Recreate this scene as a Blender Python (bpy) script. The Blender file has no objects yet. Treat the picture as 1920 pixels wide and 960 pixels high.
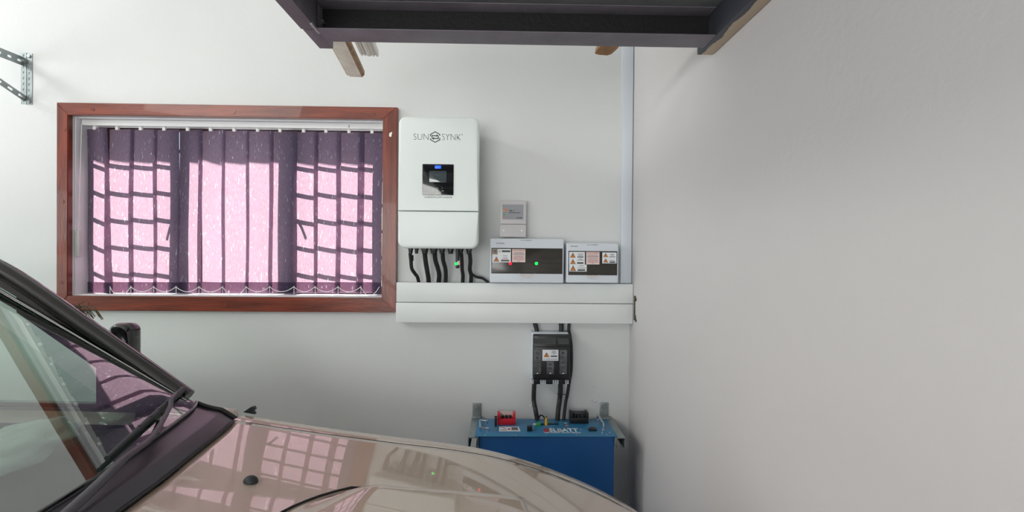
import bpy, bmesh, math, random
import numpy as np
from mathutils import Vector, Matrix

random.seed(7)
S = bpy.context.scene
COL = S.collection
R = math.radians

# ------------------------------------------------------------------ camera
CAM_LOC = Vector((0.0, 0.0, 1.65))
FPX = 900.0
cam_data = bpy.data.cameras.new('camera')
cam_data.sensor_width = 36.0
cam_data.lens = FPX / 1920.0 * 36.0
cam_data.clip_start = 0.02
cam = bpy.data.objects.new('camera', cam_data)
COL.objects.link(cam)
CAM_ROT = Matrix.Rotation(R(-1.08), 4, 'Z') @ Matrix.Rotation(R(90 - 0.42), 4, 'X') @ Matrix.Rotation(R(0.5), 4, 'Z')
cam.matrix_world = Matrix.Translation(CAM_LOC) @ CAM_ROT
S.camera = cam

# ------------------------------------------------------------------ world, sun, lights, exposure
world = bpy.data.worlds.new('World'); S.world = world
world.use_nodes = True
wn = world.node_tree.nodes; wl = world.node_tree.links
wn.clear()
sky = wn.new('ShaderNodeTexSky'); sky.sky_type = 'NISHITA'
sky.sun_disc = False; sky.sun_elevation = R(48); sky.sun_rotation = R(0); sky.air_density = 1.0; sky.dust_density = 2.0
bg = wn.new('ShaderNodeBackground'); bg.inputs['Strength'].default_value = 0.16
wo = wn.new('ShaderNodeOutputWorld')
wl.new(sky.outputs[0], bg.inputs[0]); wl.new(bg.outputs[0], wo.inputs[0])

def lamp(name, kind, energy, color, loc, direction, size=None, size_y=None, angle=None):
    d = bpy.data.lights.new(name, kind); d.energy = energy; d.color = color
    if size is not None:
        d.shape = 'RECTANGLE'; d.size = size; d.size_y = size_y or size
    if angle is not None: d.angle = angle
    o = bpy.data.objects.new(name, d); COL.objects.link(o)
    o.location = loc
    o.rotation_euler = Vector(direction).to_track_quat('-Z', 'Y').to_euler()
    return o

SUN_EL = R(48)
SUN_X = -0.16
lamp('sun', 'SUN', 18.5, (1.0, 0.90, 0.86), (0, 8, 8), (SUN_X, -math.cos(SUN_EL), -math.sin(SUN_EL)), angle=R(0.5))
# daylight entering through the open garage door on the left
lamp('garage_door_daylight', 'AREA', 118.0, (0.90, 0.97, 1.0), (-5.85, -0.2, 1.25), (1, 0.05, 0.0), 4.2, 2.3)
# added fill light behind the camera, shaped like a doorway's daylight
lamp('rear_fill_light', 'AREA', 98.0, (1.0, 0.985, 0.96), (-1.6, -3.5, 1.5), (0.0, 1, -0.03), 2.4, 1.85)
# added fill over the car for the lower wall, then the ceiling tube
lamp('ceiling_tube_and_fill', 'AREA', 16.0, (0.97, 0.99, 1.0), (-3.3, 1.0, 3.28), (0.75, 0.1, -1), 1.5, 0.5)
lamp('ceiling_tube_and_fill', 'AREA', 26.0, (1.0, 0.96, 0.91), (-3.1, -1.2, 3.28), (0.45, 0.6, -1), 1.5, 0.5)

S.view_settings.view_transform = 'Standard'
S.view_settings.look = 'None'
S.view_settings.exposure = 0.0
S.view_settings.gamma = 1.0
S.view_settings.use_curve_mapping = False

# ------------------------------------------------------------------ placing helpers (photo pixel -> point on a real plane)
R3 = CAM_ROT.to_3x3()
def ray(px, py):
    return R3 @ Vector(((px - 960.0) / FPX, -(py - 480.0) / FPX, -1.0))
def at(px, py, Y):
    d = ray(px, py); t = (Y - CAM_LOC.y) / d.y
    return CAM_LOC + d * t
def atz(px, py, z):
    d = ray(px, py); t = (z - CAM_LOC.z) / d.z
    return CAM_LOC + d * t
def rect(px0, py0, px1, py1, Y):
    mx = (px0 + px1) / 2; my = (py0 + py1) / 2
    return at(px0, my, Y).x, at(px1, my, Y).x, at(mx, py1, Y).z, at(mx, py0, Y).z

# ------------------------------------------------------------------ materials
def srgb(r, g, b):
    def f(c):
        c /= 255.0
        return c / 12.92 if c <= 0.04045 else ((c + 0.055) / 1.055) ** 2.4
    return (f(r), f(g), f(b), 1.0)

def mat(name, col, rough=0.5, metal=0.0, var=0.0, vscale=8.0, bump=0.0, bscale=60.0, coat=0.0, stretch=(1, 1, 1), spec=None, emit=None, estr=0.0, col2=None, detail=4.0):
    m = bpy.data.materials.new(name); m.use_nodes = True
    nt = m.node_tree; p = nt.nodes['Principled BSDF']
    p.inputs['Base Color'].default_value = col
    p.inputs['Roughness'].default_value = rough
    p.inputs['Metallic'].default_value = metal
    p.inputs['Coat Weight'].default_value = coat
    p.inputs['Coat Roughness'].default_value = 0.03
    if spec is not None: p.inputs['Specular IOR Level'].default_value = spec
    if emit is not None:
        p.inputs['Emission Color'].default_value = emit; p.inputs['Emission Strength'].default_value = estr
    if var > 0 or bump > 0:
        tc = nt.nodes.new('ShaderNodeTexCoord'); mp = nt.nodes.new('ShaderNodeMapping')
        mp.inputs['Scale'].default_value = stretch
        nt.links.new(tc.outputs['Object'], mp.inputs[0])
    if var > 0:
        n = nt.nodes.new('ShaderNodeTexNoise'); n.inputs['Scale'].default_value = vscale; n.inputs['Detail'].default_value = detail
        nt.links.new(mp.outputs[0], n.inputs['Vector'])
        r = nt.nodes.new('ShaderNodeValToRGB')
        r.color_ramp.elements[0].position = 0.3; r.color_ramp.elements[1].position = 0.7
        lo = tuple(c * (1 - var) for c in col[:3]) + (1,)
        hi = tuple(min(1, c * (1 + var)) for c in col[:3]) + (1,)
        if col2 is not None: lo, hi = col, col2
        r.color_ramp.elements[0].color = lo; r.color_ramp.elements[1].color = hi
        nt.links.new(n.outputs['Fac'], r.inputs[0]); nt.links.new(r.outputs[0], p.inputs['Base Color'])
    if bump > 0:
        n2 = nt.nodes.new('ShaderNodeTexNoise'); n2.inputs['Scale'].default_value = bscale; n2.inputs['Detail'].default_value = 3
        nt.links.new(mp.outputs[0], n2.inputs['Vector'])
        b = nt.nodes.new('ShaderNodeBump'); b.inputs['Strength'].default_value = bump; b.inputs['Distance'].default_value = 0.004
        nt.links.new(n2.outputs['Fac'], b.inputs['Height']); nt.links.new(b.outputs[0], p.inputs['Normal'])
    return m

def glass_mat(name, tint, base_reflect=0.04, rough=0.0):
    m = bpy.data.materials.new(name); m.use_nodes = True
    nt = m.node_tree; nt.nodes.clear()
    out = nt.nodes.new('ShaderNodeOutputMaterial'); mx = nt.nodes.new('ShaderNodeMixShader')
    tr = nt.nodes.new('ShaderNodeBsdfTransparent'); tr.inputs[0].default_value = tint
    gl = nt.nodes.new('ShaderNodeBsdfGlossy'); gl.inputs['Roughness'].default_value = rough
    lw = nt.nodes.new('ShaderNodeLayerWeight'); lw.inputs['Blend'].default_value = 0.5
    pw = nt.nodes.new('ShaderNodeMath'); pw.operation = 'POWER'; pw.inputs[1].default_value = 4.0
    ad = nt.nodes.new('ShaderNodeMath'); ad.operation = 'ADD'; ad.inputs[1].default_value = 0.04 + base_reflect; ad.use_clamp = True
    nt.links.new(lw.outputs['Facing'], pw.inputs[0]); nt.links.new(pw.outputs[0], ad.inputs[0]); nt.links.new(ad.outputs[0], mx.inputs[0])
    nt.links.new(tr.outputs[0], mx.inputs[1]); nt.links.new(gl.outputs[0], mx.inputs[2]); nt.links.new(mx.outputs[0], out.inputs[0])
    return m

def fabric_mat():
    m = bpy.data.materials.new('blind_fabric'); m.use_nodes = True
    nt = m.node_tree; nt.nodes.clear(); N = nt.nodes.new; L = nt.links.new
    out = N('ShaderNodeOutputMaterial'); mx = N('ShaderNodeMixShader'); mx.inputs[0].default_value = 0.77
    df = N('ShaderNodeBsdfDiffuse'); df.inputs[0].default_value = srgb(78, 88, 118)
    tl = N('ShaderNodeBsdfTranslucent')
    tc = N('ShaderNodeTexCoord')
    mp = N('ShaderNodeMapping'); mp.inputs['Scale'].default_value = (230, 60, 34); L(tc.outputs['Object'], mp.inputs[0])
    n = N('ShaderNodeTexNoise'); n.inputs['Scale'].default_value = 1.0; n.inputs['Detail'].default_value = 1.0; L(mp.outputs[0], n.inputs['Vector'])
    r = N('ShaderNodeValToRGB'); r.color_ramp.elements[0].position = 0.69; r.color_ramp.elements[1].position = 0.74
    L(n.outputs['Fac'], r.inputs[0])
    mp2 = N('ShaderNodeMapping'); mp2.inputs['Scale'].default_value = (420, 420, 60); L(tc.outputs['Object'], mp2.inputs[0])
    n2 = N('ShaderNodeTexNoise'); n2.inputs['Scale'].default_value = 1.0; n2.inputs['Detail'].default_value = 3.0; L(mp2.outputs[0], n2.inputs['Vector'])
    w = N('ShaderNodeValToRGB')
    w.color_ramp.elements[0].position = 0.3; w.color_ramp.elements[0].color = (0.27, 0.185, 0.24, 1)
    w.color_ramp.elements[1].position = 0.7; w.color_ramp.elements[1].color = (0.40, 0.275, 0.345, 1)
    L(n2.outputs['Fac'], w.inputs[0])
    mix = N('ShaderNodeMixRGB'); mix.inputs[2].default_value = (0.88, 0.86, 0.92, 1)
    L(r.outputs[0], mix.inputs[0]); L(w.outputs[0], mix.inputs[1])
    L(mix.outputs[0], tl.inputs[0])
    L(df.outputs[0], mx.inputs[1]); L(tl.outputs[0], mx.inputs[2]); L(mx.outputs[0], out.inputs[0])
    return m

M = {}
M['wall'] = mat('wall_paint', srgb(218, 221, 221), 0.75, var=0.03, vscale=1.4, bump=0.22, bscale=45)
M['wall_right'] = mat('wall_paint_right', srgb(217, 214, 214), 0.75, var=0.03, vscale=1.2, bump=0.22, bscale=45)
M['reveal'] = mat('reveal_paint', srgb(236, 236, 240), 0.6, bump=0.1)
M['ceiling'] = mat('ceiling_paint', srgb(225, 222, 215), 0.8, var=0.02)
M['floor'] = mat('concrete_floor', srgb(196, 195, 192), 0.5, var=0.15, vscale=3, bump=0.2, bscale=30)
M['ground'] = mat('paving', srgb(104, 108, 112), 0.8, var=0.1, vscale=2)
M['wood'] = mat('mahogany', srgb(118, 50, 32), 0.32, var=0.4, vscale=5, bump=0.25, bscale=22, stretch=(1, 1, 9), coat=0.15, col2=None)
M['wood_h'] = mat('mahogany_horizontal', srgb(118, 50, 32), 0.32, var=0.4, vscale=5, bump=0.25, bscale=22, stretch=(0.9, 1, 9), coat=0.15)
M['wood_v'] = mat('mahogany_vertical', srgb(116, 48, 30), 0.32, var=0.4, vscale=5, bump=0.25, bscale=22, stretch=(9, 1, 0.9), coat=0.15)
M['win_frame'] = mat('window_frame_paint', srgb(70, 40, 32), 0.4, var=0.1)
M['pane'] = glass_mat('window_glass', (0.96, 0.98, 0.97, 1), 0.0)
M['fabric'] = fabric_mat()
M['white_plastic'] = mat('white_plastic', srgb(232, 234, 234), 0.35, var=0.01)
M['trunking'] = mat('trunking_plastic', srgb(226, 231, 231), 0.4, var=0.02, vscale=6)
M['inverter'] = mat('inverter_paint', srgb(232, 241, 239), 0.38, var=0.01)
M['box_grey'] = mat('enclosure_plastic', srgb(212, 220, 228), 0.35, var=0.015)
M['monitor'] = mat('monitor_plastic', srgb(202, 200, 202), 0.4)
M['monitor_label'] = mat('monitor_label', srgb(150, 154, 160), 0.45)
M['smoke'] = mat('smoked_window', srgb(50, 47, 42), 0.14, var=0.2, vscale=30, stretch=(0.3, 1, 3))
M['black'] = mat('black_plastic', srgb(26, 27, 29), 0.42, var=0.1)
M['cable'] = mat('cable_rubber', srgb(31, 31, 32), 0.48, var=0.1)
M['dark_grey'] = mat('dark_grey_plastic', srgb(62, 64, 67), 0.4)
M['clear_win'] = mat('fuse_window', srgb(86, 87, 92), 0.2, var=0.35, vscale=45)
M['display'] = mat('display_panel', srgb(24, 26, 29), 0.1, coat=0.6)
M['screen'] = mat('screen', srgb(70, 80, 84), 0.08, coat=1.0)
M['ink'] = mat('black_ink', srgb(34, 40, 44), 0.5)
M['ink_soft'] = mat('grey_ink', srgb(96, 100, 108), 0.5)
M['red_ink'] = mat('red_ink', srgb(176, 50, 58), 0.5)
M['pink_paper'] = mat('pale_pink_sticker', srgb(226, 204, 200), 0.45)
M['paper'] = mat('white_sticker', srgb(226, 230, 234), 0.4)
M['tan_paper'] = mat('tan_sticker', srgb(150, 128, 104), 0.5)
M['orange'] = mat('orange_print', srgb(222, 128, 26), 0.45)
M['blue_led'] = mat('blue_led', srgb(20, 70, 255), 0.3, emit=(0.02, 0.12, 1, 1), estr=1.3)
M['green_led'] = mat('green_led', srgb(0, 80, 10), 0.3, emit=(0.0, 1, 0.07, 1), estr=3)
M['red_led'] = mat('red_led', srgb(90, 0, 5), 0.3, emit=(1, 0.004, 0.02, 1), estr=3)
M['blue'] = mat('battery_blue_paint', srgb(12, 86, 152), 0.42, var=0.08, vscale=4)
M['blue_lit'] = mat('battery_blue_paint_lit', srgb(48, 122, 166), 0.4, var=0.08, vscale=4)  # same blue paint, lightened for the light on the upward face
M['red'] = mat('red_plastic', srgb(206, 26, 48), 0.4)
M['chrome'] = mat('chrome', srgb(215, 218, 222), 0.2, 1.0)
M['galv'] = mat('galvanised_steel', srgb(150, 160, 160), 0.42, 0.6, var=0.14, vscale=28)
M['bolt'] = mat('bolt_steel', srgb(165, 167, 170), 0.35, 0.7)
M['rust'] = mat('rusty_steel', srgb(96, 86, 62), 0.85, var=0.5, vscale=60, bump=0.6, bscale=120, col2=srgb(58, 40, 26))
M['yellow'] = mat('yellow_plug', srgb(236, 178, 22), 0.4)
M['green'] = mat('green_plug', srgb(46, 160, 92), 0.4)
M['loft'] = mat('loft_paint', srgb(116, 111, 120), 0.5, var=0.15, vscale=10, bump=0.3, bscale=90)
M['loft_web_shade'] = mat('loft_web_shade_paint', srgb(22, 22, 24), 0.6, var=0.15, vscale=10, bump=0.3, bscale=90)  # shade inside the cross beam is put into this near-black web colour
M['deck'] = mat('loft_deck_paint', srgb(108, 112, 114), 0.65, var=0.12, vscale=8, bump=0.2)
M['cream_wood'] = mat('aged_cream_timber', srgb(250, 238, 222), 0.6, var=0.18, vscale=14, bump=0.2)
M['white_wood'] = mat('white_painted_timber', srgb(246, 244, 236), 0.5, var=0.04)
M['raw_wood'] = mat('raw_timber', srgb(168, 126, 84), 0.8, var=0.3, vscale=40, bump=0.5, bscale=90, stretch=(1, .3, 3))
M['edge_wood'] = mat('dirty_timber_edge', srgb(170, 140, 110), 0.8, var=0.35, vscale=40, bump=0.4)

def car_paint():
    m = mat('beige_car_paint', srgb(192, 173, 157), 0.36, 0.25, coat=1.0)
    m.node_tree.nodes['Principled BSDF'].inputs['Coat IOR'].default_value = 2.2
    m.node_tree.nodes['Principled BSDF'].inputs['Coat Roughness'].default_value = 0.015
    return m
M['paint'] = car_paint()
M['cowl'] = mat('cowl_plastic', srgb(62, 57, 66), 0.3, var=0.1, vscale=3, bump=0.08, bscale=300)
M['car_black'] = mat('car_black_trim', srgb(16, 17, 20), 0.18, coat=0.5)
M['seal'] = mat('rubber_seal', srgb(22, 21, 24), 0.5)
M['windscreen'] = glass_mat('windscreen_glass', (0.60, 0.76, 0.68, 1), 0.21)
M['car_glass'] = glass_mat('car_side_glass', (0.84, 0.95, 0.90, 1), 0.0)
M['dash'] = mat('dashboard_plastic', srgb(30, 38, 38), 0.6, bump=0.1, bscale=200)
M['seat'] = mat('seat_fabric', srgb(92, 92, 88), 0.9, var=0.1, vscale=60)
M['tyre'] = mat('tyre_rubber', srgb(24, 24, 24), 0.8, bump=0.2)
M['alloy'] = mat('alloy', srgb(170, 172, 175), 0.3, 0.9)
M['lens'] = mat('headlamp_lens', srgb(190, 195, 200), 0.08, coat=1)
M['bag'] = mat('white_plastic_bag', srgb(228, 236, 234), 0.5, bump=0.5, bscale=30)
M['straw'] = mat('dry_straw', srgb(112, 98, 78), 0.9, var=0.3, vscale=60)

def beam_mat():      # grey paint brushed over the sides, its ragged edge stopping part way across the bare underside
    m = mat('half_painted_beam', srgb(70, 73, 80), 0.6)
    nt = m.node_tree; p = nt.nodes['Principled BSDF']; N = nt.nodes.new; L = nt.links.new
    tc = N('ShaderNodeTexCoord'); sx = N('ShaderNodeSeparateXYZ'); L(tc.outputs['Object'], sx.inputs[0])
    n = N('ShaderNodeTexNoise'); n.inputs['Scale'].default_value = 16; n.inputs['Detail'].default_value = 5; L(tc.outputs['Object'], n.inputs['Vector'])
    a = N('ShaderNodeMath'); a.operation = 'MULTIPLY_ADD'; a.inputs[1].default_value = 0.030; L(n.outputs['Fac'], a.inputs[0]); L(sx.outputs['X'], a.inputs[2])
    g = N('ShaderNodeMath'); g.operation = 'GREATER_THAN'; L(a.outputs[0], g.inputs[0]); g.inputs[1].default_value = RIGHT_X - 0.045 + 0.014 + 0.015
    mx = N('ShaderNodeMixRGB'); mx.inputs[1].default_value = srgb(72, 75, 84); mx.inputs[2].default_value = srgb(196, 178, 152)
    L(g.outputs[0], mx.inputs[0]); L(mx.outputs[0], p.inputs['Base Color'])
    return m

# ------------------------------------------------------------------ mesh helpers
def box(bm, x0, x1, y0, y1, z0, z1, bev=0.0, seg=2, mtx=None):
    t = bmesh.new()
    bmesh.ops.create_cube(t, size=1.0)
    for v in t.verts:
        v.co = Vector(((x0 + x1) / 2 + v.co.x * (x1 - x0), (y0 + y1) / 2 + v.co.y * (y1 - y0), (z0 + z1) / 2 + v.co.z * (z1 - z0)))
    if bev > 0:
        bmesh.ops.bevel(t, geom=list(t.edges), offset=bev, segments=seg, affect='EDGES', profile=0.5)
    merge(bm, t, mtx)
def merge(bm, t, mtx=None):
    if mtx is not None: bmesh.ops.transform(t, matrix=mtx, verts=t.verts)
    me = bpy.data.meshes.new('tmp'); t.to_mesh(me); t.free()
    bm.from_mesh(me); bpy.data.meshes.remove(me)

def loft(bm, rings, closed=True, cap0=True, cap1=True):
    vs = [[bm.verts.new(p) for p in r] for r in rings]
    n = len(vs[0])
    for i in range(len(vs) - 1):
        for j in range(n if closed else n - 1):
            k = (j + 1) % n
            try: bm.faces.new((vs[i][j], vs[i][k], vs[i + 1][k], vs[i + 1][j]))
            except ValueError: pass
    if cap0: bm.faces.new(list(reversed(vs[0])))
    if cap1: bm.faces.new(vs[-1])
    return vs

def rrect(x0, x1, z0, z1, r, n=6):
    pts = []
    for cx, cz, a0 in ((x1 - r, z1 - r, 0), (x0 + r, z1 - r, 90), (x0 + r, z0 + r, 180), (x1 - r, z0 + r, 270)):
        for k in range(n + 1):
            a = R(a0 + 90.0 * k / n); pts.append((cx + r * math.cos(a), cz + r * math.sin(a)))
    return pts
def plate(bm, x0, x1, z0, z1, yb, yf, r=0.005, bev=0.002, n=5):
    """rounded-rectangle slab facing -Y (towards the room): back at yb, front at yf"""
    r = min(r, (x1 - x0) / 2.01, (z1 - z0) / 2.01); bev = min(bev, r * 0.95)
    rings = [[Vector((x, yb, z)) for x, z in rrect(x0, x1, z0, z1, r, n)],
             [Vector((x, yf + bev, z)) for x, z in rrect(x0, x1, z0, z1, r, n)]]
    for k in (1, 2, 3):
        a = R(30 * k); e = bev * (1 - math.cos(a))
        rings.append([Vector((x, yf + bev * (1 - math.sin(a)), z)) for x, z in rrect(x0 + e, x1 - e, z0 + e, z1 - e, r - e * 0.9, n)])
    loft(bm, rings)
def prism(bm, pts, f0, f1):
    """polygon pts extruded; f0/f1 map (a,b) -> Vector"""
    loft(bm, [[f0(*p) for p in pts], [f1(*p) for p in pts]])
def prism_xz(bm, pts, y0, y1):
    prism(bm, pts, lambda a, b: Vector((a, y0, b)), lambda a, b: Vector((a, y1, b)))

def smooth_path(pts, sub=6):
    P = [Vector(p) for p in pts]
    if len(P) < 3: return P
    out = []
    Q = [P[0] * 2 - P[1]] + P + [P[-1] * 2 - P[-2]]
    for i in range(1, len(Q) - 2):
        for k in range(sub):
            t = k / sub
            a, b, c, d = Q[i - 1], Q[i], Q[i + 1], Q[i + 2]
            out.append(0.5 * ((2 * b) + (c - a) * t + (2 * a - 5 * b + 4 * c - d) * t * t + (3 * b - a - 3 * c + d) * t ** 3))
    out.append(P[-1]); return out
def tube(bm, pts, r, n=10, sub=6, smooth=True, flat=1.0, up=None):
    P = smooth_path(pts, sub) if smooth else [Vector(p) for p in pts]
    rs = r if isinstance(r, (list, tuple)) else None
    rings = []; prev = None
    for i, p in enumerate(P):
        t = (P[min(i + 1, len(P) - 1)] - P[max(i - 1, 0)]).normalized()
        if prev is None:
            u = Vector(up) if up is not None else (Vector((0, 0, 1)) if abs(t.z) < 0.9 else Vector((1, 0, 0)))
        else: u = prev
        u = (u - t * u.dot(t)).normalized(); prev = u; w = t.cross(u)
        rr = r if rs is None else np.interp(i / (len(P) - 1), np.linspace(0, 1, len(rs)), rs)
        rings.append([p + u * (math.cos(2 * math.pi * k / n) * rr * flat) + w * (math.sin(2 * math.pi * k / n) * rr) for k in range(n)])
    loft(bm, rings)
def cyl(bm, p0, p1, r, n=14, r2=None):
    p0 = Vector(p0); p1 = Vector(p1); t = (p1 - p0).normalized()
    u = Vector((0, 0, 1)) if abs(t.z) < 0.9 else Vector((1, 0, 0))
    u = (u - t * u.dot(t)).normalized(); w = t.cross(u); r2 = r if r2 is None else r2
    loft(bm, [[p + u * (math.cos(2 * math.pi * k / n) * q) + w * (math.sin(2 * math.pi * k / n) * q) for k in range(n)] for p, q in ((p0, r), (p1, r2))])
def ball(bm, c, r, s=(1, 1, 1)):
    t = bmesh.new(); bmesh.ops.create_uvsphere(t, u_segments=12, v_segments=8, radius=r)
    merge(bm, t, Matrix.Translation(Vector(c)) @ Matrix.Diagonal((*s, 1)))
def grid(bm, fn, nu, nv):
    vs = [[bm.verts.new(fn(i / nu, j / nv)) for j in range(nv + 1)] for i in range(nu + 1)]
    for i in range(nu):
        for j in range(nv):
            bm.faces.new((vs[i][j], vs[i + 1][j], vs[i + 1][j + 1], vs[i][j + 1]))
    return vs

def obj(name, bm, m, parent=None, smooth=30, flip=True):
    if flip: bmesh.ops.recalc_face_normals(bm, faces=bm.faces)
    me = bpy.data.meshes.new(name); bm.to_mesh(me); bm.free()
    if m is not None: me.materials.append(m)
    if smooth:
        for p in me.polygons: p.use_smooth = True
        me.set_sharp_from_angle(angle=R(smooth))
    o = bpy.data.objects.new(name, me); COL.objects.link(o)
    if parent is not None: attach(o, parent)
    return o
def attach(o, parent):
    o.parent = parent
    if parent.type == 'EMPTY': o.matrix_parent_inverse = Matrix.Translation(parent.location).inverted()
def thing(name, label, cat, loc, group=None, kind=None):
    o = bpy.data.objects.new(name, None); o.empty_display_size = 0.05; o.location = loc; COL.objects.link(o)
    if label: o['label'] = label
    if cat: o['category'] = cat
    if group: o['group'] = group
    if kind: o['kind'] = kind
    return o
def tag(o, label, cat, group=None):
    o['label'] = label; o['category'] = cat
    if group: o['group'] = group
    return o
def struct(name, bm, m, smooth=30):
    o = obj(name, bm, m, None, smooth); o['kind'] = 'structure'; return o
def NB(): return bmesh.new()

def text(name, body, w, mtx, m, parent, extrude=0.0002, offset=0.0, height=None, shear=0.0, label=None):
    """lettering scaled to width w (and height), left-bottom corner at mtx origin, in mtx's XY plane"""
    c = bpy.data.curves.new('t', 'FONT'); c.body = body; c.size = 1.0; c.extrude = 0.0; c.offset = offset; c.resolution_u = 3; c.shear = shear
    t = bpy.data.objects.new('t', c); COL.objects.link(t)
    me = bpy.data.meshes.new_from_object(t)
    bpy.data.objects.remove(t); bpy.data.curves.remove(c)
    xs = [v.co.x for v in me.vertices]; ys = [v.co.y for v in me.vertices]
    x0, x1, y0, y1 = min(xs), max(xs), min(ys), max(ys)
    sx = w / (x1 - x0); sy = sx if height is None else height / (y1 - y0)
    bm = bmesh.new(); bm.from_mesh(me); bpy.data.meshes.remove(me)
    for v in bm.verts: v.co = Vector(((v.co.x - x0) * sx, (v.co.y - y0) * sy, 0))
    r = bmesh.ops.extrude_face_region(bm, geom=list(bm.faces))
    for v in [g for g in r['geom'] if isinstance(g, bmesh.types.BMVert)]: v.co.z += max(extrude, 0.0003)
    bmesh.ops.transform(bm, matrix=mtx, verts=bm.verts)
    o = obj(name, bm, m, parent, smooth=0)
    return o
def mtx_xz(x, y, z):      # text plane facing -Y
    return Matrix.Translation((x, y, z)) @ Matrix.Rotation(R(90), 4, 'X')

# ------------------------------------------------------------------ the room
WALL_Y = 2.16
WALL_T = 0.22
RIGHT_X = at(1182, 480, WALL_Y).x
LEFT_X, FRONT_Y, CEIL = -6.0, -3.6, 3.4
# window opening (clear opening inside the timber surround)
wx0, wx1, wz0, wz1 = rect(136, 222, 719, 556, WALL_Y)
fx0, fx1, fz0, fz1 = rect(107, 197, 744, 584, WALL_Y - 0.02)

bm = NB()
for a in ((LEFT_X, wx0, 0, CEIL), (wx1, RIGHT_X + 0.2, 0, CEIL), (wx0, wx1, 0, wz0), (wx0, wx1, wz1, CEIL)):
    box(bm, a[0], a[1], WALL_Y, WALL_Y + WALL_T, a[2], a[3])
struct('wall_back', bm, M['wall'])
bm = NB(); box(bm, RIGHT_X, RIGHT_X + 0.2, FRONT_Y - 0.2, WALL_Y, 0, CEIL); struct('wall_right', bm, M['wall_right'])
bm = NB()
for a in ((LEFT_X - 0.2, -2.8, 0, CEIL), (-0.4, RIGHT_X + 0.2, 0, CEIL), (-2.8, -0.4, 2.45, CEIL)): box(bm, a[0], a[1], FRONT_Y - 0.2, FRONT_Y, a[2], a[3])
struct('wall_front', bm, M['wall'])
bm = NB()
box(bm, LEFT_X - 0.2, LEFT_X, FRONT_Y, -2.3, 0, CEIL); box(bm, LEFT_X - 0.2, LEFT_X, 1.95, WALL_Y + WALL_T, 0, CEIL)
box(bm, LEFT_X - 0.2, LEFT_X, -2.3, 1.95, 2.5, CEIL)
struct('wall_left', bm, M['wall'])
bm = NB(); box(bm, LEFT_X - 0.2, RIGHT_X + 0.2, FRONT_Y - 0.2, WALL_Y + WALL_T, -0.1, 0); struct('floor', bm, M['floor'])
bm = NB(); box(bm, LEFT_X - 0.5, RIGHT_X + 0.3, FRONT_Y - 0.3, WALL_Y + WALL_T + 0.02, CEIL, CEIL + 0.15); struct('ceiling', bm, M['ceiling'])
EAVE_Y = WALL_Y + 0.75
EAVE_Z = at(430, 307, WALL_Y + 0.055).z + (EAVE_Y - WALL_Y - 0.055) * math.tan(SUN_EL)
bm = NB(); box(bm, LEFT_X - 0.5, RIGHT_X + 0.8, WALL_Y + WALL_T + 0.001, EAVE_Y, EAVE_Z, EAVE_Z + 0.12); struct('roof_eave', bm, M['ceiling'])
bm = NB(); box(bm, -30, 30, -30, 30, -0.3, -0.12); struct('ground', bm, M['ground'])

# ------------------------------------------------------------------ window: surround, reveal, casements with bars, panes
win = thing('window_1', None, None, ((wx0 + wx1) / 2, WALL_Y, wz0), kind='structure')
YF = WALL_Y - 0.024
def member(pts, m, name='surround_board'):
    b = NB()
    prism_xz(b, pts, WALL_Y - 0.0005, YF)
    bmesh.ops.recalc_face_normals(b, faces=b.faces)
    bmesh.ops.bevel(b, geom=[e for e in b.edges if all(abs(v.co.y - YF) < 1e-5 for v in e.verts)], offset=0.0025, segments=2, affect='EDGES')
    return obj(name, b, m, win)
top_b = member([(fx0, fz1), (fx1, fz1), (wx1, wz1), (wx0, wz1)], M['wood_h'])
bot_b = member([(fx0, fz0), (fx1, fz0), (wx1, wz0), (wx0, wz0)], M['wood_h'])
lef_b = member([(fx0, fz0), (fx0, fz1), (wx0, wz1), (wx0, wz0)], M['wood_v'])
rig_b = member([(fx1, fz0), (fx1, fz1), (wx1, wz1), (wx1, wz0)], M['wood_v'])
def plug(px, py, par, r=0.008):
    p = at(px, py, YF); b = NB(); cyl(b, (p.x, YF + 0.002, p.z), (p.x, YF - 0.0015, p.z), r)
    obj('screw_plug', b, M['wood'], par)
for px, py, par in ((174, 205, top_b), (438, 210, top_b), (700, 214, top_b), (120, 243, lef_b), (117, 378, lef_b), (114, 530, lef_b),
                    (163, 570, bot_b), (423, 571, bot_b), (680, 570, bot_b), (730, 397, rig_b), (729, 528, rig_b)):
    plug(px, py, par)
# chip of missing varnish on the right board
p = at(732, 252, YF); b = NB()
prism_xz(b, [(p.x - 0.006, p.z - 0.008), (p.x + 0.003, p.z - 0.012), (p.x + 0.006, p.z), (p.x + 0.008, p.z + 0.011), (p.x - 0.004, p.z + 0.006)], YF, YF - 0.0008)
obj('paint_chip', b, M['white_wood'], rig_b)
# plastered reveal lining, sill
LT = 0.004
b = NB(); box(b, wx0 + 0.0005, wx0 + LT, WALL_Y + 0.012, WALL_Y + WALL_T, wz0, wz1); box(b, wx1 - LT, wx1 - 0.0005, WALL_Y + 0.012, WALL_Y + WALL_T, wz0, wz1)
box(b, wx0 + LT, wx1 - LT, WALL_Y + 0.012, WALL_Y + WALL_T, wz1 - LT, wz1 - 0.0005)
obj('reveal', b, M['reveal'], win)
b = NB(); box(b, wx0 + 0.0006, wx1 - 0.0006, WALL_Y + 0.001, WALL_Y + WALL_T, wz0 + 0.0005, wz0 + 0.004, 0.001); obj('window_sill', b, M['reveal'], win)
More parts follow.
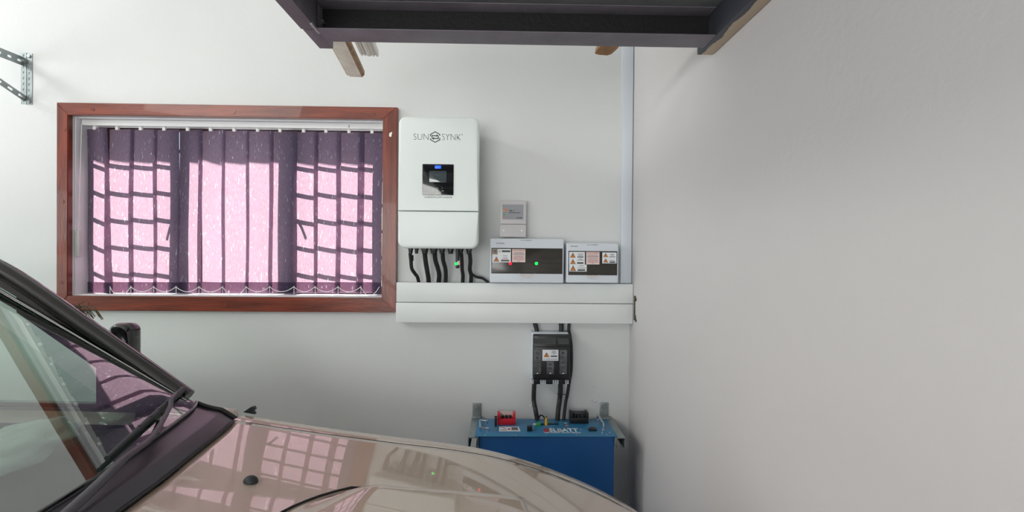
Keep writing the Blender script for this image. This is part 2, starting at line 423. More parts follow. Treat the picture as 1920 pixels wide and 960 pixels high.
# casement frame
CY0, CY1 = WALL_Y + 0.135, WALL_Y + 0.160
BLY = WALL_Y + 0.055                       # plane of the blind
TANE = math.tan(SUN_EL)
DZ = (CY0 - BLY) * TANE                    # how far a bar's sun shadow drops on the way to the blind
SHX = -(CY0 - BLY) * SUN_X / math.cos(SUN_EL)      # and how far it drifts sideways
def bx(px): return at(px, 400, BLY).x
def fx(px): return bx(px) + SHX
def bz(py, px=430): return at(px, py, BLY).z
gx0, gx1 = wx0 + LT, wx1 - LT
gz0, gz1 = wz0 + LT, wz1 - LT
mull = [(fx(321), fx(354)), (fx(523), fx(555))]
b = NB()
box(b, gx0, fx(172), CY0, CY1, gz0, gz1); box(b, fx(701), gx1, CY0, CY1, gz0, gz1)
top_edge = gz1 - 0.022
box(b, fx(172), fx(701), CY0, CY1, top_edge, gz1)
box(b, fx(172), fx(701), CY0, CY1, gz0, gz0 + 0.035)
obj('window_frame', b, M['win_frame'], win)
for a, c in mull:
    b = NB(); box(b, a, c, CY0, CY1, gz0 + 0.035, top_edge, 0.003); obj('mullion', b, M['win_frame'], win)
for (a, c) in ((fx(172), mull[0][0]), (mull[1][1], fx(701))):
    for py in (315, 365.5, 416, 467, 517.5):
        z = bz(py) + DZ
        b = NB(); box(b, a, c, CY0, CY0 + 0.006, z - 0.0085, z + 0.0085, 0.002); obj('glazing_bar', b, M['win_frame'], win)
for (a, c) in ((fx(172), mull[0][0]), (mull[0][1], mull[1][0]), (mull[1][1], fx(701))):
    b = NB(); box(b, a, c, CY1 - 0.016, CY1 - 0.012, gz0 + 0.035, top_edge); obj('pane', b, M['pane'], win, smooth=0)
for q in (((322, 420), (312, 455)), ((555, 418), (572, 452))):
    z0 = bz(q[0][1]) + DZ; z1 = bz(q[1][1]) + DZ
    b = NB(); tube(b, [(fx(q[0][0]), CY0 - 0.006, z0), ((fx(q[0][0]) + fx(q[1][0])) / 2, CY0 - 0.012, (z0 + z1) / 2 + 0.005), (fx(q[1][0]), CY0 - 0.012, z1)], 0.006)
    obj('casement_handle', b, M['win_frame'], win)

# ------------------------------------------------------------------ vertical blind
bl = thing('vertical_blind', 'purple-grey vertical blind drawn across the timber framed window', 'blind', ((wx0 + wx1) / 2, BLY, wz0 + 0.02))
hx0 = wx0 + LT + 0.003; hx1 = wx1 - LT - 0.001
hz1 = wz1 - LT - 0.0005; hz0 = at(430, 238.5, BLY - 0.02).z
b = NB(); box(b, hx0, hx1, BLY - 0.02, BLY + 0.02, hz0, hz1, 0.003); rail = obj('headrail', b, M['white_plastic'], bl)
p = at(654.5, 236, BLY - 0.02)
b = NB(); box(b, p.x - 0.001, p.x + 0.001, BLY - 0.0215, BLY - 0.019, hz0 + 0.004, hz1 - 0.008); obj('rail_joint', b, M['ink'], rail)
edges_px = [157, 203, 246, 289, 332, 377, 418, 465, 506, 551, 592, 634, 677]
clip_px = [179, 221, 265, 309, 353, 396, 440, 484, 526, 570, 612, 655, 698]
tilts = [17, 6, 5, 6, 11, 14, 5, 4, 5, 9, 8, 7, 6]
VW = 0.125
vz1 = hz0 - 0.010
vane_bot = []
for i, (ex, cx, tl) in enumerate(zip(edges_px, clip_px, tilts)):
    x0 = bx(ex)
    x1 = bx(edges_px[i + 1]) if i < 12 else bx(716.5)
    cen = (x0 + x1) / 2 + (0.006 if i < 12 else 0)
    half = VW / 2 * (0.93 + 0.07 * ((i * 7) % 3) / 2)
    if i == 12: half = (x1 - x0) / 2 + 0.008; cen = x1 - half + 0.002
    if i == 0: half = 0.080; cen = x0 - 0.032 + half * math.cos(R(tl))
    zb = at((ex + 20), 549.5, BLY).z
    swing = 0.030 if i == 0 else random.uniform(-0.003, 0.003)
    ct, st = math.cos(R(tl)), math.sin(R(tl))
    def vp(s, t, cen=cen, half=half, zb=zb, swing=swing, ct=ct, st=st, i=i, y0=BLY):
        a = (s - 0.5) * 2 * half
        z = vz1 + (zb - vz1) * t
        wob = 0.0025 * math.sin(3.1 * t * 2 + i * 1.7) + 0.004 * (a / half) ** 2 * 0.5
        tt = t * swing
        return Vector((cen + a * ct + tt, y0 - a * st + wob, z))
    b = NB(); grid(b, vp, 6, 24)
    vane = obj('vane', b, M['fabric'], bl)
    # sewn weight pocket at the bottom
    hem_t = 1 - 0.050 / (vz1 - zb)
    b = NB(); grid(b, lambda s, t: vp(s, hem_t + (1 - hem_t) * t) + Vector((0, -0.0035, 0)), 6, 3); obj('weight_pocket', b, M['fabric'], vane)
    # hanger
    px_ = at(cx, 240, BLY).x
    b = NB(); box(b, px_ - 0.007, px_ + 0.007, BLY - 0.008, BLY + 0.004, vz1 - 0.006, hz0 + 0.002, 0.002); obj('hanger_clip', b, M['white_plastic'], bl)
    q0 = vp(0.04, 1 - 0.030 / (vz1 - zb)); q1 = vp(0.93, 1 - 0.030 / (vz1 - zb))
    vane_bot.append((q0, q1))
for i in range(12):
    a = vane_bot[i][1] + Vector((0, -0.006, 0)); c = vane_bot[i + 1][1] + Vector((0, -0.006, 0))
    sag = 0.022 if i not in (0, 5, 11) else 0.040
    pts = [a] + [a.lerp(c, k / 8) + Vector((0, -0.002, -sag * 4 * (k / 8) * (1 - k / 8))) for k in range(1, 8)] + [c]
    b = NB(); tube(b, pts, 0.0016, 6, 3); obj('link_chain', b, M['white_plastic'], bl)
    b = NB(); tube(b, [a + Vector((0, 0, 0.004)), a + Vector((0.001, -0.001, -0.015)), a + Vector((0, 0, -0.032))], 0.0014, 6, 3); obj('chain_clip', b, M['white_plastic'], bl)
# control cord with tassel weight at the left
p0 = at(141, 240, WALL_Y + 0.012); p1 = at(140, 432, WALL_Y + 0.012); p2 = at(140, 482, WALL_Y + 0.012)
xc = wx0 + LT + 0.009
b = NB(); tube(b, [(xc, WALL_Y + 0.03, hz0 + 0.004), (xc, WALL_Y + 0.022, p1.z + 0.2), (xc, WALL_Y + 0.016, p1.z)], 0.0018, 6); cord = obj('control_cord', b, M['white_plastic'], bl)
b = NB(); box(b, xc - 0.0085, xc + 0.0085, WALL_Y + 0.008, WALL_Y + 0.024, p2.z, p1.z, 0.003); obj('cord_weight', b, M['monitor'], cord)

# ------------------------------------------------------------------ trunking
def trunk(name, x0, x1, z0, z1, d, label):
    t = thing(name, label, 'trunking', ((x0 + x1) / 2, WALL_Y, z0), 'white cable trunking')
    b = NB(); box(b, x0 + 0.002, x1 - 0.002, WALL_Y - d + 0.008, WALL_Y - 0.0003, z0 + 0.002, z1 - 0.002); obj('trunking_base', b, M['trunking'], t)
    b = NB(); box(b, x0, x1, WALL_Y - d, WALL_Y - d + 0.014, z0, z1, 0.003); obj('trunking_cover', b, M['trunking'], t)
    return t
TD = 0.060
x0, x1, z0, z1 = rect(743, 531, 1181, 568.4, WALL_Y - TD)
tx0, tx1 = x0, RIGHT_X - 0.002
TRUNK_TOP = z1; tmid = z0
x0b, x1b, z0b, z1b = rect(742, 569, 1181, 606, WALL_Y - TD)
TRUNK_BOT = z0b
trunk('cable_trunking', tx0, tx1, tmid + 0.001, TRUNK_TOP, TD, 'upper white horizontal trunking right under the inverter and breaker boxes')
trunk('cable_trunking', x0b, tx1, TRUNK_BOT, tmid - 0.001, TD, 'lower white horizontal trunking with black cables leaving its underside')
x0, x1, z0, z1 = rect(1165.5, 60, 1183.5, 530, WALL_Y - 0.03)
t = thing('cable_trunking', 'narrow white upright trunking running up the corner of the room', 'trunking', ((x0 + x1) / 2, WALL_Y, TRUNK_TOP + 0.001), 'white cable trunking')
b = NB(); box(b, x0 + 0.002, RIGHT_X - 0.004, WALL_Y - 0.024, WALL_Y - 0.0003, TRUNK_TOP + 0.001, CEIL - 0.01); obj('trunking_base', b, M['trunking'], t)
b = NB(); box(b, x0, RIGHT_X - 0.003, WALL_Y - 0.032, WALL_Y - 0.024, TRUNK_TOP + 0.001, CEIL - 0.01, 0.002); obj('trunking_cover', b, M['box_grey'], t)

# rusty hinge strip let into the right wall at the trunking's end
ya = WALL_Y - TD - 0.012
hz_a = at(1187, 600, ya).z; hz_b = at(1187, 554, ya).z
t = thing('rusty_wall_plate', 'rusty steel strip on the right wall beside the trunking ends', 'wall plate', (RIGHT_X, ya, hz_a))
b = NB(); box(b, RIGHT_X - 0.0025, RIGHT_X - 0.0002, ya - 0.018, ya, hz_a, hz_b, 0.0008); pl_ = obj('plate', b, M['rust'], t)
for zz, yy in ((hz_b - 0.008, ya - 0.024), (hz_b - 0.016, ya - 0.030), (hz_a + 0.012, ya - 0.026), (hz_a + 0.002, ya - 0.034), (hz_a + 0.02, ya - 0.02)):
    b = NB(); ball(b, (RIGHT_X - 0.002, yy, zz), 0.0075, (0.45, 1, 0.9)); obj('rust_flake', b, M['rust'], t)

# ------------------------------------------------------------------ inverter
IY = WALL_Y - 0.205
ix0, ix1, iz0, iz1 = rect(746, 218.5, 897.5, 466, IY)
isplit = at(822, 396, IY).z
inv = thing('inverter', 'large white wall-mounted solar inverter right of the window', 'inverter', ((ix0 + ix1) / 2, WALL_Y, iz0))
b = NB(); plate(b, ix0 + 0.006, ix1 - 0.006, iz0 + 0.006, iz1 - 0.006, WALL_Y - 0.03, IY + 0.03, 0.035, 0.004); obj('body', b, M['inverter'], inv)
b = NB(); box(b, ix0 + 0.04, ix1 - 0.04, WALL_Y - 0.03, WALL_Y - 0.0005, iz0 + 0.06, iz1 - 0.05); obj('mounting_plate', b, M['galv'], inv)
def part_round(x0, x1, z0, z1, rt, rb, yb, yf, bev):
    def prof(e):
        pts = []
        for cx, cz, a0, r in ((x1, z1, 0, rt), (x0, z1, 90, rt), (x0, z0, 180, rb), (x1, z0, 270, rb)):
            r2 = max(r, 0.002); sx = -1 if cx == x1 else 1; sz = -1 if cz == z1 else 1
            for k in range(9):
                a = R(a0 + 90 * k / 8); q = max(r2 - e, 0.0005)
                pts.append((cx + sx * r2 + q * math.cos(a), cz + sz * r2 + q * math.sin(a)))
        return pts
    b = NB(); rings = [[Vector((x, yb, z)) for x, z in prof(0)]]
    for k in range(0, 5):
        a = R(22.5 * k); e = bev * (1 - math.cos(a))
        rings.append([Vector((x, yf + bev * (1 - math.sin(a)), z)) for x, z in prof(e)])
    loft(b, rings); return b
cover = obj('upper_cover', part_round(ix0, ix1, isplit + 0.0012, iz1, 0.03, 0.0, IY + 0.05, IY, 0.012), M['inverter'], inv, smooth=40)
lower = obj('lower_cover', part_round(ix0, ix1, iz0, isplit - 0.0012, 0.0, 0.032, IY + 0.05, IY, 0.012), M['inverter'], inv, smooth=40)
# display
dx0, dx1, dz0, dz1 = rect(792, 308, 850.5, 366, IY)
b = NB(); plate(b, dx0, dx1, dz0, dz1, IY + 0.001, IY - 0.003, 0.003, 0.001); disp = obj('display_panel', b, M['display'], inv)
x0, x1, z0, z1 = rect(805, 320.5, 837, 341.5, IY - 0.003)
b = NB(); plate(b, x0, x1, z0, z1, IY - 0.0025, IY - 0.0036, 0.001, 0.0004); obj('screen', b, M['screen'], disp)
x0, x1, z0, z1 = rect(815.5, 310.5, 827, 316, IY - 0.003)
b = NB(); plate(b, x0, x1, z0, z1, IY - 0.0025, IY - 0.0036, 0.002, 0.0004); obj('indicator_light', b, M['blue_led'], disp)
for px, py, w in ((811, 357.5, 3), (820.5, 352.5, 2), (830, 358, 4), (820, 363, 5), (812, 353, 1.2), (829, 353, 1.2)):
    p = at(px, py, IY - 0.003); w *= 0.001
    b = NB(); box(b, p.x - w, p.x + w, IY - 0.0038, IY - 0.0028, p.z - 0.0007, p.z + 0.0007); obj('button_mark', b, M['paper'], disp, smooth=0)
# lettering on the cover
def label_at(body, px0, px1, pyb, h_px, y, m, parent, off=0.0, name='lettering', shear=0):
    a = at(px0, pyb, y); c = at(px1, pyb, y); k = at(px0, pyb - h_px, y)
    return text(name, body, c.x - a.x, mtx_xz(a.x, y + 0.0001, a.z), m, parent, 0.0004, off, k.z - a.z, shear)
label_at('SUN', 775.5, 803.5, 262, 11.5, IY, M['ink'], cover, -0.022)
label_at('SYNK', 829, 864, 262.5, 11.5, IY, M['ink'], cover, -0.022)
label_at('®', 864.8, 867.8, 254, 3, IY, M['ink'], cover, -0.01)
label_at('ALTERNATIVE SUPPLY INVERTER', 796, 848, 371.2, 3.0, IY, M['ink'], cover, 0.0)
c = at(816, 257, IY); k = (at(826, 257, IY).x - c.x) / 10.0      # one photo pixel here
def seg(b, pts, w, y0, y1):
    for (a0, a1), (b0, b1) in zip(pts[:-1], pts[1:]):
        d = Vector((b0 - a0, b1 - a1)); d.normalize(); n = Vector((-d.y, d.x)) * w / 2; e = d * w * 0.3
        q = [(a0 - e.x + n.x, a1 - e.y + n.y), (a0 - e.x - n.x, a1 - e.y - n.y), (b0 + e.x - n.x, b1 + e.y - n.y), (b0 + e.x + n.x, b1 + e.y + n.y)]
        prism_xz(b, [(c.x + k * u, c.z + k * v) for u, v in q], y0, y1)
b = NB()
seg(b, [(-8.6, 1.8), (-8.6, 5), (0, 10), (8.6, 5), (8.6, 3.0)], 1.5, IY + 0.0003, IY - 0.0005)
seg(b, [(8.6, -1.8), (8.6, -5), (0, -10), (-8.6, -5), (-8.6, -3.0)], 1.5, IY + 0.0003, IY - 0.0005)
seg(b, [(-6.0, -1.2), (-6.0, 2.6), (4.0, 2.6)], 1.6, IY + 0.0003, IY - 0.0006)
seg(b, [(6.0, 1.2), (6.0, -2.6), (-4.0, -2.6)], 1.6, IY + 0.0003, IY - 0.0006)
prism_xz(b, [(c.x + k * u, c.z + k * v) for u, v in ((2.5, 5.0), (2.5, 0.4), (6.6, 2.7))], IY + 0.0003, IY - 0.0007)
prism_xz(b, [(c.x + k * u, c.z + k * v) for u, v in ((-2.5, -5.0), (-2.5, -0.4), (-6.6, -2.7))], IY + 0.0003, IY - 0.0007)
obj('hexagon_emblem', b, M['ink'], cover, smooth=0)
# glands under the inverter
GY = WALL_Y - 0.10
gl_px = [(770, 5), (781, 4), (796.5, 7), (813.5, 7.5), (829, 6), (845, 6), (863, 6.5), (879.5, 6)]
for px, r in gl_px:
    p = at(px, 470, GY); rr = r * 0.0021
    b = NB(); cyl(b, (p.x, GY, iz0 + 0.008), (p.x, GY, iz0 - 0.006), rr * 1.05, 6); cyl(b, (p.x, GY, iz0 - 0.006), (p.x, GY, iz0 - 0.022), rr * 0.95, 16, rr * 0.75)
    obj('cable_gland', b, M['black'], inv)

# cables from the inverter into the trunking
def cable(pts, r, label, name='cable', group=None):
    b = NB(); tube(b, pts, r, 12, 8); return tag(obj(name, b, M['cable'], None, 60), label, 'cable', group)
ztop = TRUNK_TOP + 0.0006
def drop(pp, r, label, yt=WALL_Y - 0.034):
    P = []
    n = len(pp)
    for i, (px, py) in enumerate(pp):
        Y = GY + (yt - GY) * (i / (n - 1)) ** 1.2
        q = at(px, py, Y)
        P.append((q.x, Y, q.z))
    P[0] = (P[0][0], P[0][1], iz0 - 0.021); P[-1] = (P[-1][0], P[-1][1], ztop)
    return cable(P, r, label)
drop([(769, 472), (770.5, 488), (772, 503), (778, 513), (782.5, 519), (785, 532)], 0.0078, 'black cable leftmost under the inverter, with a bend to the right')
drop([(796.5, 473), (798, 490), (801, 508), (803, 520), (803.5, 532)], 0.0102, 'thick black cable second from the left under the inverter')
drop([(815, 473), (816.5, 488), (821, 503), (823.5, 515), (822.5, 532)], 0.0102, 'thick wavy black cable third from the left under the inverter')
drop([(830, 473), (831, 488), (835, 503), (836, 516), (835.5, 532)], 0.0090, 'black cable fourth from the left under the inverter')
drop([(865, 474), (866, 490), (866.5, 505), (868, 516), (867.5, 532)], 0.0082, 'black cable just right of the small green-lit dongle')
drop([(881, 474), (882, 490), (881, 505), (883.5, 516), (883, 532)], 0.0090, 'black cable at the right end under the inverter, going straight down')
q = [at(884, 513, WALL_Y - 0.062), at(893, 519, WALL_Y - 0.05), at(905, 522, WALL_Y - 0.04), at(916, 529, WALL_Y - 0.034)]
q[-1].z = ztop
cable(q, 0.0060, 'thin black cable curving right towards the large breaker box')
# connector on the leftmost cable
# data dongle with its two lights
p = at(858.5, 480, WALL_Y - 0.12)
dong = thing('data_dongle', 'small black data dongle with a green light, plugged in under the inverter', 'dongle', (p.x, p.y, at(858, 503, p.y).z))
zt = iz0 - 0.0005; zb = at(858, 503, p.y).z
b = NB(); cyl(b, (p.x - 0.001, p.y, zt), (p.x - 0.001, p.y, zb + 0.004), 0.0085, 16); cyl(b, (p.x - 0.001, p.y, zb + 0.004), (p.x - 0.001, p.y, zb), 0.0085, 16, 0.006); db_ = obj('housing', b, M['black'], dong)
b = NB(); box(b, p.x - 0.001, p.x + 0.008, p.y - 0.0095, p.y - 0.006, zb + 0.014, zb + 0.032, 0.001); obj('label_plate', b, M['monitor'], dong)
g = at(855, 494.5, p.y - 0.009); b = NB(); ball(b, (p.x - 0.006, p.y - 0.008, g.z), 0.0062); obj('green_light', b, M['green_led'], dong)
g = at(868.5, 494, p.y); b = NB(); ball(b, (p.x + 0.0085, p.y - 0.003, g.z), 0.0022); obj('red_light', b, M['red_led'], dong)
# black connector sleeve on the leftmost cable stays with that cable
b = NB(); q0 = at(771, 483, WALL_Y - 0.088); cyl(b, (q0.x, q0.y, q0.z + 0.010), (q0.x + 0.001, q0.y + 0.004, q0.z - 0.014), 0.0100, 12, 0.0085)
sl = obj('connector_sleeve', b, M['black']); sl.parent = bpy.data.objects['cable']

# ------------------------------------------------------------------ breaker boxes and monitor
def tri_sign(px0, py0, px1, py1, y, parent):
    x0, x1, z0, z1 = rect(px0, py0, px1, py1, y); xm = (x0 + x1) / 2; h = z1 - z0; w = x1 - x0
    b = NB(); prism_xz(b, [(x0, z0), (x1, z0), (xm, z1)], y + 0.0002, y - 0.0003); obj('sign_border', b, M['ink'], parent, 0)
    i = 0.13
    b = NB(); prism_xz(b, [(x0 + w * i, z0 + h * 0.08), (x1 - w * i, z0 + h * 0.08), (xm, z1 - h * 0.2)], y + 0.0002, y - 0.0006); obj('warning_triangle', b, M['orange'], parent, 0)
    b = NB(); prism_xz(b, [(xm + 0.06 * w, z0 + 0.62 * h), (xm - 0.10 * w, z0 + 0.36 * h), (xm + 0.0 * w, z0 + 0.36 * h), (xm - 0.04 * w, z0 + 0.14 * h), (xm + 0.12 * w, z0 + 0.42 * h), (xm + 0.02 * w, z0 + 0.42 * h)], y + 0.0002, y - 0.0008); obj('bolt_mark', b, M['ink'], parent, 0)
def bar(px0, py0, px1, py1, y, m, parent, name='printed_line'):
    x0, x1, z0, z1 = rect(px0, py0, px1, py1, y)
    b = NB(); box(b, x0, x1, y - 0.0004, y + 0.0002, z0, z1); return obj(name, b, m, parent, 0)
def sticker(px0, py0, px1, py1, y, m, parent, name='sticker'):
    x0, x1, z0, z1 = rect(px0, py0, px1, py1, y)
    b = NB(); box(b, x0, x1, y - 0.0004, y + 0.0003, z0, z1); return obj(name, b, m, parent, 0)
def breaker_box(px0, py0, px1, py1, win_px, notch_px, label, d=0.095):
    y = WALL_Y - d
    x0, x1, z0, z1 = rect(px0, py0, px1, py1, y)
    z0 = max(z0, TRUNK_TOP + 0.0005)
    t = thing('breaker_box', label, 'breaker box', ((x0 + x1) / 2, WALL_Y, z0), 'breaker boxes above the trunking')
    b = NB(); plate(b, x0 + 0.004, x1 - 0.004, z0 + 0.003, z1 - 0.003, WALL_Y - 0.0005, y + 0.045, 0.004, 0.001); obj('back_box', b, M['box_grey'], t)
    b = NB(); plate(b, x0, x1, z0, z1, y + 0.047, y, 0.006, 0.004); cov = obj('cover', b, M['box_grey'], t, 40)
    a0, a1, c0, c1 = rect(*win_px, y)
    b = NB(); box(b, a0 - 0.0016, a1 + 0.0016, y - 0.0010, y + 0.002, c0 - 0.0016, c1 + 0.0016); obj('door_gasket', b, M['black'], t, 0)
    b = NB(); plate(b, a0, a1, c0, c1, y + 0.002, y - 0.0035, 0.003, 0.0015); dr = obj('smoked_door', b, M['smoke'], t)
    n0, n1, m0, m1 = rect(*notch_px, y)
    pts = []
    for kk in range(13):
        a = math.pi + math.pi * kk / 12
        pts.append(((n0 + n1) / 2 + (n1 - n0) / 2 * math.cos(a), m1 + (m1 - m0) * math.sin(a)))
    b = NB(); tube(b, [(px, y - 0.0005, pz) for px, pz in pts], 0.0016, 6, 1); fn_ = obj('finger_notch', b, M['box_grey'], cov)
    b = NB(); prism_xz(b, [(px, pz) for px, pz in pts], y + 0.0005, y - 0.0004); obj('notch_face', b, M['monitor'], cov, 0)  # greyer plate carries the recess shade of the notch in its colour
    return t, cov, dr, y - 0.0035
t1, cov1, dr1, y1 = breaker_box(918.5, 447.5, 1057, 530.5, (922, 466, 1054, 512.5), (973, 512.5, 1003, 522), 'larger pale grey breaker box with smoked door and red and green lights')
s = sticker(923, 466.8, 958, 491.8, y1, M['paper'], dr1)
st2 = sticker(923, 467, 933, 477, y1 - 0.0004, M['tan_paper'], s, 'sticker_corner')
tri_sign(925.5, 481, 936, 490.3, y1 - 0.0005, s)
bar(925.5, 468.5, 931, 473.5, y1 - 0.0008, M['ink_soft'], s)
bar(941, 469.5, 957, 472.6, y1 - 0.0004, M['ink'], s)
for k_, (a, c_, py) in enumerate(((943, 951, 479.4), (943, 952, 483.2), (940, 953, 485.6))): bar(a, py, c_, py + 0.9, y1 - 0.0004, M['ink_soft'] if k_ != 2 else M['red_ink'], s)
bar(939.5, 487.6, 955, 490.0, y1 - 0.0004, M['ink'], s)
p = at(936.7, 471.2, y1); b = NB()
tube(b, [(p.x + 0.0035 * math.cos(a_), y1 - 0.0006, p.z + 0.0035 * math.sin(a_)) for a_ in [2 * math.pi * k_ / 14 for k_ in range(15)]], 0.0006, 5, 1); obj('circle_mark', b, M['ink'], s, 0)
def pink_sticker(px0, py0, px1, py1, y, par):
    s_ = sticker(px0, py0, px1, py1, y, M['pink_paper'], par); w = px1 - px0; h = py1 - py0
    label_at('SOLAR WARNING', px0 + w * 0.07, px1 - w * 0.07, py0 + h * 0.13, h * 0.085, y - 0.0004, M['red_ink'], s_, 0.01)
    for k_, (f, wd) in enumerate(((0.24, 0.72), (0.33, 0.86), (0.41, 0.8), (0.52, 0.7), (0.62, 0.8), (0.71, 0.82), (0.80, 0.74), (0.90, 0.16))):
        bar(px0 + w * (0.5 - wd / 2), py0 + h * f, px0 + w * (0.5 + wd / 2), py0 + h * (f + 0.03), y - 0.0004, M['red_ink'] if k_ in (4, 6) else M['ink_soft'], s_)
pink_sticker(960.2, 467.2, 985, 491.6, y1, dr1)
for px, py, mm, nm, rr in ((957, 494, 'red_led', 'red_light', 0.0062), (1005.8, 494, 'green_led', 'green_light', 0.0066)):
    p = at(px, py, y1); b = NB(); ball(b, (p.x, y1 - 0.0005, p.z), rr, (1, 0.5, 1)); obj(nm, b, M[mm], dr1)
label_at('Schneider', 931, 946.5, 457.2, 2.6, y1 + 0.0035, M['ink'], cov1, 0.005)
label_at('AC COMBINER', 976, 997, 451.6, 1.8, y1 + 0.0035, M['ink'], cov1)
t2, cov2, dr2, y2 = breaker_box(1061.8, 456, 1159.5, 530.5, (1066.3, 471.5, 1156.5, 515.3), (1098, 515.4, 1124, 524), 'smaller pale grey breaker box crowded with five warning triangles', 0.095)
s = sticker(1067.2, 472.3, 1096.6, 496, y2, M['paper'], dr2); s3 = sticker(1067.2, 496.1, 1100, 509, y2, M['paper'], dr2)
tri_sign(1069, 473.6, 1079.3, 483, y2 - 0.0004, s); tri_sign(1069, 485.4, 1079.3, 495, y2 - 0.0004, s); tri_sign(1069, 497.4, 1080, 507.8, y2 - 0.0004, s3)
bar(1082.5, 481, 1094, 482.7, y2 - 0.0004, M['ink'], s); bar(1082, 491.8, 1094, 494.5, y2 - 0.0004, M['ink'], s); bar(1083, 505.2, 1097, 507.8, y2 - 0.0004, M['ink'], s3)
for a, py, e, par in ((1083, 476, 1094, s), (1084, 478.8, 1093, s), (1085, 485.3, 1092, s), (1082, 487.5, 1095, s), (1086, 497.5, 1095, s3)): bar(a, py, e, py + 0.9, y2 - 0.0004, M['ink_soft'], par)
label_at('WARNING', 1083, 1098, 503.5, 2.2, y2 - 0.0004, M['ink_soft'], s3)
pink_sticker(1099, 472.3, 1124, 495.8, y2, dr2)
s = sticker(1129.3, 473.4, 1156, 493.8, y2, M['paper'], dr2)
tri_sign(1131, 474.6, 1140.3, 482, y2 - 0.0004, s); tri_sign(1130.8, 484.6, 1140.3, 492, y2 - 0.0004, s)
bar(1142.5, 480.9, 1153.5, 482, y2 - 0.0004, M['ink'], s); bar(1142.8, 490.4, 1153.5, 492.6, y2 - 0.0004, M['ink'], s)
for a, py, e in ((1144, 476.5, 1152, ), (1145, 478.3, 1151), (1143, 488, 1153)): bar(a, py, e, py + 0.9, y2 - 0.0004, M['ink_soft'], s)
label_at('Schneider', 1070, 1083.5, 462.6, 2.4, y2 + 0.0035, M['ink'], cov2, 0.005)
label_at('DC COMBINER', 1101.5, 1121, 459.9, 1.7, y2 + 0.0035, M['ink'], cov2)

ym = WALL_Y - 0.05
x0, x1, z0, z1 = rect(937.2, 376.5, 986.5, 444.5, ym)
zs = at(961, 420.4, ym).z
mon = thing('energy_monitor', 'small pale grey monitor box mounted on top of the larger breaker box', 'monitor box', ((x0 + x1) / 2, WALL_Y, z0))
b = NB(); plate(b, x0 + 0.003, x1 - 0.002, z0 + 0.003, z1 - 0.001, WALL_Y - 0.0005, ym + 0.012, 0.004, 0.001); obj('housing', b, M['monitor'], mon)
b = NB(); plate(b, x0 + 0.0015, x1, zs + 0.001, z1, ym + 0.014, ym, 0.004, 0.002); fr = obj('front_panel', b, M['monitor'], mon)
b = NB(); plate(b, x0, x1, z0, zs - 0.001, ym + 0.014, ym - 0.002, 0.004, 0.002); tcov = obj('terminal_cover', b, M['monitor'], mon)
sticker(942, 383.5, 981.5, 411.5, ym, M['monitor_label'], fr, 'front_label')
yy = ym - 0.0004
for i_, (py, mm) in enumerate(((391.8, 'orange'), (394.8, 'orange'), (397.6, 'green'), (401.6, 'green_led'), (405.6, 'orange'))):
    bar(943.5, py, 946.5 if i_ > 1 else 951, py + 1.6, yy, M[mm] if i_ != 3 else M['green'], fr, 'status_light')
p = at(944.7, 396.6, yy); b = NB(); ball(b, (p.x, yy, p.z), 0.0022, (1, .5, 1)); obj('status_lamp', b, M['paper'], fr)
label_at('AMS 1.0', 954.5, 965, 396.3, 2.8, yy, M['ink'], fr, 0.01)
bar(954, 398, 976, 399.6, yy, M['ink_soft'], fr)
p = at(970, 408.5, yy); b = NB(); cyl(b, (p.x, yy + 0.0003, p.z), (p.x, yy - 0.0004, p.z), 0.0026); obj('round_emblem', b, M['ink'], fr, 0)
bar(972.5, 407.8, 978.5, 409.2, yy, M['ink'], fr)
for px in (944.2, 978): 
    p = at(px, 432.3, ym - 0.002); b = NB(); cyl(b, (p.x, ym - 0.001, p.z), (p.x, ym - 0.0032, p.z), 0.0042); obj('screw', b, M['white_plastic'], tcov)

# ------------------------------------------------------------------ fuse disconnector
fy = WALL_Y - 0.125
x0, x1, z0, z1 = rect(1000, 629.5, 1069.5, 716, fy)
fz_bot = z0
fuse = thing('fuse_disconnector', 'black fuse disconnector on the wall between the trunking and the battery', 'fuse switch', ((x0 + x1) / 2, WALL_Y, z0))
b = NB(); box(b, x0 - 0.004, x1 - 0.002, WALL_Y - 0.075, WALL_Y - 0.0005, z0 - 0.004, z1 + 0.004, 0.003); base_f = obj('base', b, M['box_grey'], fuse)
b = NB(); box(b, x0, x1, fy + 0.004, WALL_Y - 0.074, z0 + 0.006, z1, 0.004); bodyf = obj('fuse_carrier', b, M['black'], fuse)
za = at(1033, 650, fy).z
b = NB(); box(b, x0 + 0.003, x1 - 0.003, fy - 0.002, fy + 0.02, z0 + 0.012, za, 0.003); obj('front_cover', b, M['black'], fuse)
for a0, a1 in ((999.5, 1018.4), (1021.7, 1042), (1045.7, 1066.5)):
    u0, u1, v0, v1 = rect(a0, 633.5, a1, 644.5, fy)
    b = NB(); prism(b, [(fy + 0.008, v1), (fy + 0.006, v1), (fy - 0.010, v0 + 0.004), (fy - 0.010, v0), (fy + 0.008, v0)], lambda a, c_: Vector((u0, a, c_)), lambda a, c_: Vector((u1, a, c_)))
    obj('handle_lip', b, M['dark_grey'], fuse)
bar(999.8, 630.6, 1008.5, 633, fy + 0.0039, M['ink_soft'], fuse, 'maker_plate')
